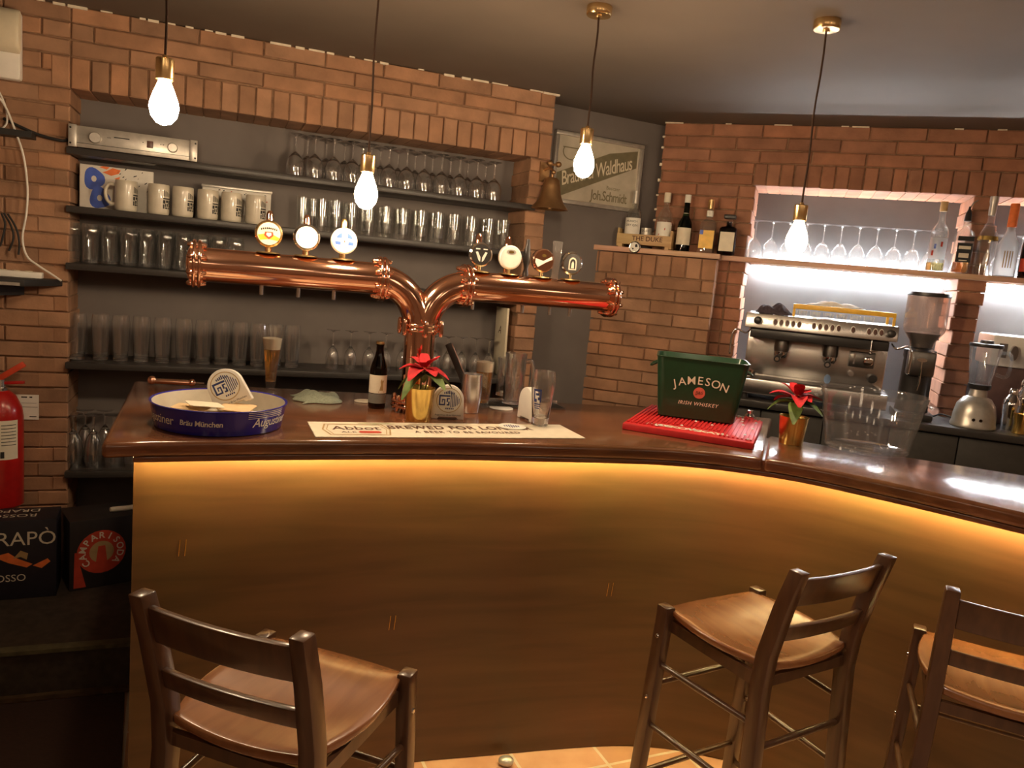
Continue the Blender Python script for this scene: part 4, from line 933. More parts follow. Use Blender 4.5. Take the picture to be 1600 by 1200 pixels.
# back counter
CZ, CD = 1.082, -0.40
bc = thing('back_counter', 'dark back counter with cabinet doors under the coffee machine', 'counter', RW.w(0, 0, 0), RW.a)
MB().box(B1 + 0.012, 3.3, CD, -0.008, CZ - 0.035, CZ).build('worktop', 'shelf', bc, bevel=0.004)
MB().box(R1[0] + 0.015, R1[1] - 0.015, -0.008, RD - 0.004, CZ - 0.035, CZ).build('worktop', 'shelf', bc)
MB().box(R2[0] + 0.015, R2[1] - 0.015, -0.008, RD - 0.004, CZ - 0.035, CZ).build('worktop', 'shelf', bc)
MB().box(B1 + 0.02, 3.3, CD + 0.05, -0.008, 0.192, CZ - 0.036).build('carcass', 'black', bc)
cdm = mat('dark_grey_cabinet_front', (0.06, 0.055, 0.05), 0.5, var=0.1)
x = B1 + 0.03
while x < 3.2:
    MB().box(x + 0.003, x + 0.297, CD + 0.032, CD + 0.05, 0.26, CZ - 0.045).build('cabinet_door', cdm, bc, bevel=0.002); x += 0.3
# ---------------- espresso machine
eu0, _ = RW.px(1166, 490, -0.36); eu1, _ = RW.px(1405, 520, -0.36); ew = eu1 - eu0
es = thing('espresso_machine', 'two group steel espresso machine with rows of brown buttons on the back counter', 'coffee machine', RW.w(eu0, -0.36, CZ), RW.a)
ZT = 0.442
mb = MB()
for x in (0.04, ew - 0.04):
    for y in (0.06, 0.42): mb.lathe([(0, 0), (0.02, 0), (0.016, 0.03), (0, 0.03)], 16, 0, T(x, y, 0.0005))
mb.build('feet', 'dark', es)
MB().box(0.0, ew, 0.02, 0.46, 0.028, 0.105).build('drip_tray', 'steel', es, bevel=0.006)
mb = MB()
for i in range(5): mb.box(0.03, ew - 0.03, 0.03 + 0.03 * i, 0.05 + 0.03 * i, 0.105, 0.112)
mb.build('drip_grate', 'darksteel', es)
MB().box(0.015, ew - 0.015, 0.17, 0.46, 0.10, 0.37).build('back_panel', 'steel', es, bevel=0.008)
mb = MB().loft([[(0, 0.0, ZT - 0.075), (0, 0.015, ZT), (0, 0.46, ZT), (0, 0.46, ZT - 0.08)], [(ew, 0.0, ZT - 0.075), (ew, 0.015, ZT), (ew, 0.46, ZT), (ew, 0.46, ZT - 0.08)]])
mb.build('head', 'steel', es, bevel=0.006)
MB().box(0.03, ew - 0.03, 0.03, 0.20, ZT - 0.125, ZT - 0.078).build('head_underside', 'dark', es, bevel=0.004)
def fy(z): return 0.015 * (z - (ZT - 0.075)) / 0.075 - 0.001
def oval(k, x, z, rx, rz, y0=0.0, n=16): k.add([(x + rx * math.cos(2 * PI * i / n), fy(z + rz * math.sin(2 * PI * i / n)) - y0, z + rz * math.sin(2 * PI * i / n)) for i in range(n)], [tuple(range(n))])
def btn(x):
    k = MB(); n = 14; z = ZT - 0.036
    rings = []
    for r, y in ((1.0, 0.0), (1.0, 0.005), (0.8, 0.007)): rings.append([(x + 0.0085 * r * math.cos(2 * PI * i / n), fy(z + 0.014 * r * math.sin(2 * PI * i / n)) - y, z + 0.014 * r * math.sin(2 * PI * i / n)) for i in range(n)])
    k.loft(rings); k.build('button', 'brownbtn', es)
bx_ = [ew * f for f in (0.205, 0.245, 0.285, 0.325, 0.365)] + [ew * f for f in (0.462, 0.502, 0.542, 0.582, 0.622)] + [ew * 0.715] + [ew * f for f in (0.815, 0.855, 0.893)]
for x in bx_:
    k = MB(); oval(k, x, ZT - 0.036, 0.0115, 0.018, 0.0006); k.build('button_surround', 'whiteink', es)
for x in bx_: btn(x)
for f in (0.085, 0.955):
    MB().lathe([(0, 0), (0.020, 0), (0.018, 0.022), (0.012, 0.026), (0, 0.026)], 20, 0, T(ew * f, 0.006, ZT - 0.036) @ RX(PI / 2)).build('steam_knob', 'dark', es)
for f in (0.27, 0.60):
    x = ew * f
    MB().lathe([(0, 0), (0.036, 0), (0.038, 0.02), (0.034, 0.06), (0, 0.06)], 24, 0, T(x, 0.10, ZT - 0.185)).build('group_head', 'darksteel', es)
    pf = MB().lathe([(0, 0), (0.026, 0), (0.034, 0.014), (0.034, 0.034), (0, 0.034)], 24, 0, T(x, 0.10, ZT - 0.218)).build('portafilter', 'chrome', es)
    MB().tube([(x, 0.07, ZT - 0.200), (x - 0.008, 0.02, ZT - 0.205), (x - 0.014, -0.06, ZT - 0.215)], [0.008, 0.012, 0.016], 14).build('handle', 'dark', pf)
    MB().lathe([(0, 0), (0.009, 0), (0.009, 0.002), (0, 0.002)], 14, 0, T(x - 0.0142, -0.0605, ZT - 0.2151) @ RX(PI / 2)).build('handle_cap', 'chrome', pf)
MB().lathe([(0, 0), (0.016, 0), (0.016, 0.003), (0, 0.003)], 20, 0, T(ew * 0.61, 0.168, 0.135) @ RX(PI / 2) @ Matrix.Diagonal((1, 1.5, 1, 1))).build('blue_reflection', mat('pale_blue_reflection', (0.30, 0.45, 0.75), 0.4), es)  # blue oval models the portafilter's reflection in the steel
MB().box(ew * 0.735, ew * 0.90, 0.155, 0.171, 0.215, 0.295).build('display_panel', 'darksteel', es, bevel=0.003)
mb = MB().lathe([(0, 0), (0.022, 0), (0.024, 0.004), (0.019, 0.006), (0, 0.005)], 24, 0, T(ew * 0.86, 0.1545, 0.25) @ RX(PI / 2)); mb.build('pressure_gauge', 'chrome', es)
MB().box(ew * 0.76, ew * 0.772, 0.150, 0.156, 0.23, 0.285).build('level_glass', 'chrome', es)
MB().lathe([(0, 0), (0.014, 0), (0.013, 0.018), (0, 0.018)], 18, 0, T(ew * 0.76, 0.170, 0.178) @ RX(PI / 2)).build('small_knob', 'chrome', es)
MB().lathe([(0, 0), (0.024, 0), (0.020, 0.022), (0, 0.022)], 20, 0, T(ew * 0.905, 0.170, 0.165) @ RX(PI / 2)).build('valve_knob', 'dark', es)
for x0, s in ((0.03, -1), (ew - 0.02, 1)):
    pts = smooth_path([(x0, 0.03, ZT - 0.085), (x0 + s * 0.02, 0.0, ZT - 0.105), (x0 + s * 0.065, -0.01, ZT - 0.09), (x0 + s * 0.085, -0.015, ZT - 0.12), (x0 + s * 0.085, -0.015, ZT - 0.215)], 6)
    MB().tube(pts, 0.005, 10).sphere(0.007, pts[-1], 10).build('steam_wand', 'chrome', es)
x = ew * 0.845
MB().tube([(x, 0.02, ZT - 0.078), (x, 0.01, ZT - 0.13)], 0.0035, 8).sphere(0.009, (x, 0.01, ZT - 0.14), 12).build('water_tap', 'chrome', es)
# things lying on the machine
t = thing('yellow_tray', 'yellow enamel rack across the top of the espresso machine', 'tray', RW.w(eu0 + ew * 0.31, -0.345, CZ + ZT + 0.001), RW.a)
tl = ew * 0.66
MB().box(0, tl, 0.0, 0.012, 0.040, 0.062).box(0, tl, 0.28, 0.292, 0.040, 0.062).box(0, 0.012, 0.012, 0.28, 0.040, 0.062).box(tl - 0.012, tl, 0.012, 0.28, 0.040, 0.062).build('rail', 'yellow', t, bevel=0.003)
for x in (0.0, tl - 0.012):
    for y in (0.0, 0.28): MB().box(x, x + 0.012, y, y + 0.012, 0, 0.040).build('post', 'yellow', t)
mb = tumbler(0.032, 0.020, 0.026, 0.004, 0.0016, 0.0, 20)
stand('shot_glass', mb, 'glass', RW, [(eu0 + ew * 0.31 + 0.045 + 0.062 * i, -0.305) for i in range(6)], CZ + ZT + 0.001, [f'small coffee glass under the yellow rack on the espresso machine, {nth(i)}' for i in range(6)], 'glass', 'small glasses under the yellow rack')
def cloth_pile(name, label, m, loc, rz, w, d, h, seed):
    rr = random.Random(seed); nx, ny = 18, 12; vs, fs = [], []
    ph = [rr.uniform(0, 6) for _ in range(6)]
    for top in (1, 0):
        for j in range(ny):
            for i in range(nx):
                x, y = i / (nx - 1) - 0.5, j / (ny - 1) - 0.5
                e = max(0.0, 1 - (2 * abs(x)) ** 4) * max(0.0, 1 - (2 * abs(y)) ** 4)
                f = 0.55 + 0.25 * math.sin(9 * x + 5 * y + ph[0]) + 0.2 * math.sin(14 * y - 7 * x + ph[1])
                wv = 1 + 0.10 * math.sin(7 * y + ph[2])
                vs.append((x * w * wv + 0.01 * math.sin(11 * y + ph[3]), y * d * (1 + 0.12 * math.sin(8 * x + ph[4])), (0.004 + h * e * f) if top else 0.001))
    N = nx * ny
    for j in range(ny - 1):
        for i in range(nx - 1):
            a = j * nx + i
            fs.append((a, a + 1, a + nx + 1, a + nx)); fs.append((N + a, N + a + nx, N + a + nx + 1, N + a + 1))
    per = [i for i in range(nx)] + [j * nx + nx - 1 for j in range(1, ny)] + [(ny - 1) * nx + i for i in range(nx - 2, -1, -1)] + [j * nx for j in range(ny - 2, 0, -1)]
    for a, b in zip(per, per[1:] + per[:1]): fs.append((b, a, N + a, N + b))
    o = MB().add(vs, fs).build(name, m, loc=loc, rotz=rz, angle=80); tag(o, label, 'cloth'); return o
cloth_pile('cloth', 'dark crumpled cloth draped on the left end of the espresso machine', 'darkcloth', RW.w(eu0 + ew * 0.18, -0.235, CZ + ZT + 0.001), RW.a, 0.16, 0.20, 0.06, 2)
cloth_pile('cloth', 'white crumpled cloth lying at the back on top of the yellow rack', 'whitecloth', RW.w(eu0 + ew * 0.60, -0.10, CZ + ZT + 0.064), RW.a, 0.24, 0.09, 0.025, 5)
# paper packet and red handled portafilter
rp = thing('portafilter', 'loose portafilter with a red handle lying at the left end of the drip tray', 'portafilter', RW.w(eu0 - 0.01, -0.375, CZ + 0.146), RW.a + 0.25)
MB().lathe([(0, 0), (0.026, 0), (0.033, 0.012), (0.033, 0.032), (0.03, 0.032), (0.029, 0.014), (0, 0.012)], 24, 0, T(0.075, 0.055, -0.032)).build('basket', 'chrome', rp)
MB().tube([(0.048, 0.045, -0.010), (0.015, 0.01, -0.004), (-0.035, -0.02, 0.004)], [0.009, 0.014, 0.016], 14).build('handle', 'redplastic', rp)
mb = MB().tube([(0.075, 0.085, -0.02), (0.10, 0.10, -0.02)], 0.007, 10); mb.build('spout', 'chrome', rp)
# ---------------- grinder
gu, _ = RW.px(1436, 560, -0.20)
gr = thing('coffee_grinder', 'black coffee grinder with a tall clear bean hopper beside the espresso machine', 'coffee grinder', RW.w(gu, -0.20, CZ), RW.a)
gr.scale = (0.98, 0.98, 1.12)
MB().box(-0.085, 0.085, -0.13, 0.12, 0.0, 0.03).build('base', 'dark', gr, bevel=0.008)
MB().lathe([(0, 0.03), (0.078, 0.03), (0.072, 0.09), (0.070, 0.26), (0.075, 0.27), (0.075, 0.30), (0.05, 0.31), (0, 0.31)], 32).build('body', 'dark', gr)
MB().box(-0.062, 0.062, -0.105, -0.04, 0.19, 0.30).build('doser', 'darksteel', gr, bevel=0.01)
MB().tube([(0.0, -0.107, 0.255), (0.002, -0.112, 0.17), (-0.004, -0.113, 0.13)], 0.004, 8).build('doser_lever', 'chrome', gr)
MB().lathe([(0, 0), (0.014, 0), (0.014, 0.004), (0, 0.004)], 16, 0, T(0, -0.1055, 0.262) @ RX(PI / 2) @ Matrix.Diagonal((1.6, 0.6, 1, 1))).build('nameplate', 'chrome', gr)
MB().lathe([(0.052, 0.312), (0.060, 0.34), (0.094, 0.385), (0.097, 0.40), (0.097, 0.535), (0.095, 0.535), (0.095, 0.40), (0.092, 0.387), (0.058, 0.342), (0.050, 0.312)], 36).build('hopper', 'smoke', gr)
MB().lathe([(0, 0.313), (0.049, 0.313), (0.057, 0.343), (0.080, 0.375), (0.04, 0.382), (0, 0.378)], 28).build('beans', 'beans', gr)
MB().lathe([(0, 0.5355), (0.099, 0.5355), (0.100, 0.540), (0.098, 0.552), (0, 0.554)], 36).build('lid', 'dark', gr)
# ---------------- blender
bu, _ = RW.px(1521, 655, -0.28)
bl = thing('blender', 'blender with clear jug and rounded silver base on the back counter', 'blender', RW.w(bu, -0.28, CZ), RW.a)
MB().lathe([(0, 0), (0.094, 0), (0.098, 0.004), (0.098, 0.018), (0.094, 0.024), (0.092, 0.06), (0.082, 0.11), (0.060, 0.142), (0.040, 0.150), (0.036, 0.185), (0, 0.185)], 40, 0, None, 1.0, 0.9).build('base', 'silver', bl)
for x in (-0.018, 0.012):
    MB().lathe([(0, 0), (0.008, 0), (0.007, 0.006), (0, 0.006)], 16, 0, T(x, -0.084, 0.045) @ RX(PI / 2)).build('button', 'chrome', bl)
MB().lathe([(0, 0.185), (0.044, 0.185), (0.048, 0.190), (0.050, 0.208), (0, 0.208)], 28).build('collar', 'dark', bl)
n = 28; rings = []
for r, z in [(0.045, 0.209), (0.049, 0.235), (0.060, 0.32), (0.068, 0.385), (0.066, 0.385), (0.058, 0.32), (0.047, 0.24), (0.040, 0.222)]:
    rings.append([(r * (1 + 0.035 * math.cos(4 * 2 * PI * i / n)) * math.cos(2 * PI * i / n), r * (1 + 0.035 * math.cos(8 * PI * i / n)) * math.sin(2 * PI * i / n), z) for i in range(n)])
MB().loft(rings).build('jug', 'frost' if False else 'acryl', bl, angle=60)
MB().tube(smooth_path([(0.066, 0, 0.365), (0.105, 0, 0.36), (0.112, 0, 0.30), (0.100, 0, 0.255), (0.058, 0, 0.262)], 5), 0.008, 10).build('handle', 'acryl', bl)
MB().lathe([(0, 0.386), (0.070, 0.386), (0.072, 0.392), (0.070, 0.402), (0.03, 0.405), (0.028, 0.418), (0, 0.419)], 28).build('lid', 'dark', bl)
p = smooth_path([RW.w(bu - 0.085, -0.25, CZ + 0.03), RW.w(bu - 0.13, -0.22, CZ + 0.035), RW.w(bu - 0.150, -0.16, CZ + 0.012), RW.w(bu - 0.155, -0.08, CZ + 0.006)], 5)
tag(MB().tube(p, 0.004, 8).build('power_cable', 'rubber'), 'black power cable behind the blender on the back counter', 'cable')
# ---------------- white machine in the right niche, shakers, gold vase
wu, wz = RW.px(1556, 512, -0.06)
wm = thing('ice_machine', 'white appliance with dark knobs standing in the right niche behind the blender', 'appliance', RW.w(wu, -0.06, CZ), RW.a)
MB().box(0, 0.5, 0, 0.34, 0.29, 0.445).build('housing', 'white', wm, bevel=0.01)
MB().box(0.02, 0.48, 0.03, 0.33, 0.001, 0.29).build('lower_body', 'brownbtn', wm, bevel=0.006)
for x in (0.095, 0.165):
    MB().lathe([(0, 0), (0.026, 0), (0.024, 0.02), (0, 0.02)], 20, 0, T(x, 0.0, 0.362) @ RX(PI / 2) @ Matrix.Diagonal((0.7, 1.5, 1, 1))).build('knob', 'darksteel', wm)
MB().box(0.03, 0.065, -0.004, 0.001, 0.335, 0.405).build('display', 'darksteel', wm)
def shaker(loc, label, s=1.0):
    t = thing('cocktail_shaker', label, 'shaker', loc, 0, 'chrome shakers beside the blender')
    MB().lathe([(0, 0), (0.030 * s, 0), (0.033 * s, 0.01), (0.040 * s, 0.11 * s), (0.041 * s, 0.13 * s), (0, 0.13 * s)], 28).build('cup', 'chrome', t)
    MB().lathe([(0.0405 * s, 0.131 * s), (0.038 * s, 0.15 * s), (0.024 * s, 0.172 * s), (0.020 * s, 0.180 * s), (0, 0.180 * s)], 28).build('strainer_top', 'chrome', t)
    MB().lathe([(0.021 * s, 0.181 * s), (0.022 * s, 0.20 * s), (0.016 * s, 0.212 * s), (0, 0.214 * s)], 24).build('cap', 'chrome', t)
for x, y, d, s, lab in ((1577, 650, -0.20, 0.95, 'chrome cocktail shaker right of the blender, the front one'), (1596, 640, -0.11, 1.15, 'chrome cocktail shaker right of the blender, the back one')):
    u, _ = RW.px(x, y, d); shaker(RW.w(u, d, CZ), lab, s)
u, _ = RW.px(1596, 650, -0.30)
tag(MB().lathe([(0, 0), (0.028, 0), (0.030, 0.003), (0.026, 0.05), (0.034, 0.095), (0.0325, 0.095), (0.024, 0.05), (0.026, 0.006), (0, 0.006)], 28).build('gold_vase', 'gold', loc=RW.w(u, -0.30, CZ)), 'small gold vase at the right picture edge on the back counter', 'vase')

# ------------------------------------------------------------------ things on the bar
def heading(a, b): return math.atan2(b.y - a.y, b.x - a.x)
Z1 = TOP + 0.0005
# blue tray
tc_ = pz(344, 625, TOP + 0.072)
TR, TH = 0.187, 0.072
tr = thing('serving_tray', 'round blue brewery tray with white inside, holding coasters on the bar', 'tray', (tc_.x, tc_.y, Z1), 0)
tp = lambda z: TR - 0.012 + 0.012 * z / TH
MB().lathe([(0, 0), (TR - 0.016, 0), (TR - 0.012, 0.003), (TR, TH - 0.003), (TR + 0.0035, TH), (TR + 0.001, TH + 0.0015), (TR - 0.004, TH - 0.001)], 64).build('tray_body', 'blue', tr)
MB().lathe([(TR - 0.0042, TH - 0.001), (TR - 0.0158, 0.006), (TR - 0.022, 0.0035), (0, 0.0035), (0, 0.0025), (TR - 0.022, 0.0025), (TR - 0.014, 0.004), (TR - 0.0035, TH - 0.0015)], 64).build('tray_inside', 'stone', tr)
vd = math.atan2(-tc_.y, -tc_.x)
k = MB()
k.text('Augustiner', 0.036, wrap(0, vd + 0.92, 0.036, 0.0008, tp), 0, 0.008, 0.15, 0.95); k.build('lettering', 'whiteink', tr); k = MB(); k.text('Augustiner', 0.036, wrap(0, vd - 1.12, 0.036, 0.0008, tp), 0, 0.008, 0.15, 0.95)
k.build('lettering', 'whiteink', tr); k = MB(); k.text('Bräu München', 0.021, wrap(0, vd - 0.27, 0.036, 0.0008, tp), 0, 0.02, 0.12, 0.95)
k.build('lettering', 'whiteink', tr)
k = MB()
for i in range(4):
    patch(k, 0, vd + 0.42, vd + 1.15, 0.050 + i * 0.0055, 0.0515 + i * 0.0055, 0.0007, 14, 0, tp)
k.build('pinstripes', 'whiteink', tr)
rr = random.Random(4)
def rsq(s, r=0.012, n=5):
    out = []
    for cx, cy, a0 in ((s - r, s - r, 0), (-s + r, s - r, 90), (-s + r, -s + r, 180), (s - r, -s + r, 270)):
        for i in range(n + 1):
            a = math.radians(a0 + 90 * i / n); out.append((cx + r * math.cos(a), cy + r * math.sin(a)))
    return out
cpos = [(-0.06, -0.06, 0), (0.05, -0.07, 0), (-0.09, 0.04, 0), (0.085, 0.02, 0), (0.0, 0.07, 0), (-0.03, -0.085, 1), (0.065, -0.04, 1), (-0.08, -0.01, 1), (0.04, 0.055, 1), (0.0, -0.03, 2), (0.08, -0.07, 2), (-0.06, -0.055, 3), (0.05, 0.0, 3), (-0.02, -0.06, 4)]
clab = ['bottom of the heap at the front left', 'bottom of the heap at the front right', 'bottom of the heap at the left', 'bottom of the heap at the right', 'bottom of the heap at the back', 'second layer at the front', 'second layer at the right', 'second layer at the left', 'second layer at the back', 'third layer in the middle', 'third layer at the right front', 'upper layer at the left', 'upper layer at the right', 'topmost of the heap']
for (x, y, l), lab in zip(cpos, clab):
    o = MB().prism(rsq(0.047), 0, 0.0016).build('coaster', 'board' if l % 2 else 'paper', loc=(tc_.x + x, tc_.y + y, Z1 + 0.0145 + l * 0.013), rotz=rr.uniform(0, 3))
    o.rotation_euler = (rr.uniform(-0.10, 0.10), rr.uniform(-0.10, 0.10), rr.uniform(0, 3))
    tag(o, 'square pulp coaster in the blue tray, ' + lab, 'coaster', 'coasters in the blue tray')
# coaster holders with round crest
def holder(name, label, loc, rot, tilt=0.0, side=0.0):
    t = thing('coaster_holder', label, 'coaster holder', loc, 0, 'white arched coaster holders')
    t.rotation_euler = (tilt, side, rot)
    W, Hh = 0.052, 0.118
    out = [(-W - 0.004, 0.0), (-0.034, 0.0), (-0.032, 0.008), (0.032, 0.008), (0.034, 0.0), (W + 0.004, 0.0), (W, 0.062)] + [(W * math.cos(PI * i / 18), 0.066 + W * math.sin(PI * i / 18)) for i in range(1, 18)] + [(-W, 0.062)]
    mb = MB().prism(out, -0.014, 0.014, 0, RX(PI / 2)); b = mb.build('stand', 'white', t, bevel=0.003)
    k = MB(); n = 36; vs = []
    for r in (0.0405, 0.0430): vs += [(r * math.cos(2 * PI * i / n), -0.0146, 0.066 + r * math.sin(2 * PI * i / n)) for i in range(n)]
    k.add(vs, [(i, (i + 1) % n, n + (i + 1) % n, n + i) for i in range(n)]); k.build('ring', 'tan', t)
    k = MB(); disc(k, 0.0400, (0, -0.0143, 0.066)); k.build('round_coaster', 'whitepaper', t)
    k = MB(); y = -0.0149
    def R(x0, x1, z0, z1): k.add([(x0, y, 0.066 + z0), (x1, y, 0.066 + z0), (x1, y, 0.066 + z1), (x0, y, 0.066 + z1)], [(0, 1, 2, 3)])
    for i in range(6): R(0.006 + i * 0.0055, 0.0085 + i * 0.0055, -0.024 + 0.001 * i * i * 0.5, 0.026 - 0.0012 * i * i * 0.6)
    R(-0.034, 0.004, 0.012, 0.018); R(-0.034, -0.029, -0.018, 0.012); R(-0.034, -0.012, -0.018, -0.013); R(-0.016, -0.012, -0.018, 0.002); R(-0.024, -0.012, 0.000, 0.004); R(-0.024, -0.021, -0.008, 0.004)
    R(-0.007, 0.003, -0.018, -0.013); R(-0.002, 0.003, -0.018, -0.004); R(-0.008, -0.003, -0.006, 0.006); R(-0.008, 0.003, 0.004, 0.008)
    for i in range(7): R(-0.018 + i * 0.0055, -0.0145 + i * 0.0055, 0.022, 0.028 + 0.002 * (3 - abs(i - 3)))
    for i in range(5): R(-0.010 + i * 0.006, -0.006 + i * 0.006, -0.031, -0.026)
    k.build('crest_print', 'blueink', t)
    k = MB(); k.text('Augustiner-Bräu München', 0.0085, lambda x, z: (x, -0.0146, 0.0145 + z)); k.build('lettering', 'ink', t)
    return t
p = pz(697, 653, TOP)
holder('coaster_holder', 'white arched coaster holder with blue crest standing beside the gold pot', (p.x + 0.004, p.y - 0.01, Z1), math.radians(12))
holder('coaster_holder', 'white arched coaster holder tilted among the coasters in the blue tray', (tc_.x + 0.03, tc_.y + 0.045, Z1 + 0.048), math.radians(12), math.radians(-10), math.radians(-28))
p = pz(824, 657, TOP)
holder('coaster_holder', 'cream back of an arched coaster holder seen edge on behind the printed glass', (p.x, p.y + 0.012, Z1), math.radians(118))
# small corkscrew behind the tray
p = pz(278, 601, TOP)
ck = thing('corkscrew', 'copper coloured lever corkscrew lying behind the blue tray', 'corkscrew', (p.x, p.y - 0.03, Z1), math.radians(14))
MB().tube([(-0.07, 0, 0.014), (0.05, 0.0, 0.014)], 0.010, 10).build('body', 'copper', ck)
MB().sphere(0.016, (-0.075, 0, 0.0165), 14).build('knob', 'copper', ck)
MB().sphere(0.014, (0.06, 0, 0.0145), 12).build('knob', 'copper', ck)
MB().tube([(0.06, 0, 0.014), (0.10, 0.01, 0.012)], 0.004, 8).build('screw', 'chrome', ck)
# pilsner flute with beer
def beer_thing(x, y, z, label, H, rb, rt, fill, foam, base, foot=None):
    t = thing('beer_glass', label, 'beer glass', (x, y, z), 0)
    N = 10
    R = lambda q: rb + (rt - rb) * (q ** 1.25 if foot else q)
    out = [(R(i / N), base + (H - base) * i / N) for i in range(N + 1)]
    w = 0.0022
    ft = [(0, 0), (foot, 0), (foot, 0.003), (rb * 0.8, 0.010), (rb * 0.72, 0.018), (rb * 0.95, base)] if foot else [(0, 0), (rb - 0.003, 0), (rb, 0.003)]
    inn = [(r - w, z_ + (0.008 if i == 0 else 0)) for i, (r, z_) in enumerate(out)][::-1]
    MB().lathe(ft + out[(0 if not foot else 1):] + inn + [(0, base + 0.006)], 32).build('glass_body', 'glass', t)
    zf = H * fill; zz = [base + 0.009 + (zf - base - 0.009) * i / 8 for i in range(9)]
    ri = lambda z_: R(max(0, min(1, (z_ - base) / (H - base)))) - w - 0.0004
    MB().lathe([(0, zz[0])] + [(ri(q), q) for q in zz] + [(0, zf)], 32).build('beer', 'beer', t)
    zt = zf + foam
    MB().lathe([(0, zf + 0.0004), (ri(zf), zf + 0.0004), (ri((zf + zt) / 2), (zf + zt) / 2), (ri(zt), zt), (ri(zt) * 0.6, zt + 0.003), (0, zt + 0.003)], 32).build('foam', 'foam', t)
    return t
p = pz(422, 614, TOP)
beer_thing(p.x, p.y, Z1, 'tall tapered glass of lager with foam behind the blue tray', 0.245, 0.019, 0.043, 0.66, 0.040, 0.035, 0.030)
p = pz(747, 640, TOP)
beer_thing(p.x + 0.01, p.y + 0.05, Z1, 'foamy glass of lager standing behind the steel shaker', 0.182, 0.026, 0.036, 0.76, 0.036, 0.012)
# folded cloth
a_ = pz(497, 624, TOP)
cloth_pile('cloth', 'grey green cleaning cloth lying behind the bar runner', 'cloth', (a_.x, a_.y - 0.01, Z1), math.radians(30), 0.15, 0.15, 0.035, 9)
def flat_round(px_, py_, r, label, m='whitepaper', z=Z1, pr=None):
    p = pz(px_, py_, z)
    t = thing('round_coaster', label, 'coaster', (p.x, p.y, z), math.radians(12))
    MB().lathe([(0, 0), (r, 0), (r, 0.0025), (0, 0.0025)], 32).build('disc', m, t)
    if pr: pr(t)
    return t
flat_round(569, 627, 0.036, 'round cream coaster lying behind the bottle', 'paper')
flat_round(783, 638, 0.046, 'round white coaster lying by the mugs behind the shaker')
# beer bottle
p = pz(588, 637, TOP)
bt = thing('beer_bottle', 'dark brown beer bottle with cream and grey labels on the bar', 'bottle', (p.x, p.y, Z1), math.radians(14))
pr = [(0, 0), (0.028, 0), (0.0305, 0.004), (0.0305, 0.135), (0.028, 0.150), (0.0165, 0.185), (0.0135, 0.205), (0.0130, 0.222), (0.0145, 0.224), (0.0145, 0.230), (0.012, 0.231), (0.010, 0.23), (0.0115, 0.20), (0.026, 0.148), (0.0285, 0.13), (0.0285, 0.008), (0, 0.007)]
MB().lathe(pr, 32).build('glass_body', 'amber', bt)
k = MB(); patch(k, 0.0305, -PI / 2 - 1.4, -PI / 2 + 1.4, 0.056, 0.120, 0.0006, 16); k.build('front_label', 'paper', bt)
k = MB(); patch(k, 0.0305, -PI / 2 - 1.4, -PI / 2 + 1.4, 0.020, 0.054, 0.0006, 16); k.build('lower_label', mat('grey_label', (0.20, 0.19, 0.17), 0.6), bt)
k = MB()
for q in ([(0.004, 0.066), (0.018, 0.066), (0.017, 0.092), (0.021, 0.104), (0.014, 0.100), (0.011, 0.108), (0.007, 0.098), (0.009, 0.086)], [(0.001, 0.060), (0.022, 0.060), (0.022, 0.063), (0.001, 0.063)]):
    f = wrap(0.0305, -PI / 2, 0, 0.0013); k.add([f(*v) for v in q], [tuple(range(len(q)))])
k.build('label_figure', 'tan', bt)
MB().lathe([(0, 0.2365), (0.0145, 0.2365), (0.0155, 0.230), (0.0155, 0.2275), (0.0147, 0.2275), (0.0147, 0.2315), (0, 0.2318)], 24).build('crown_cap', 'brass', bt)
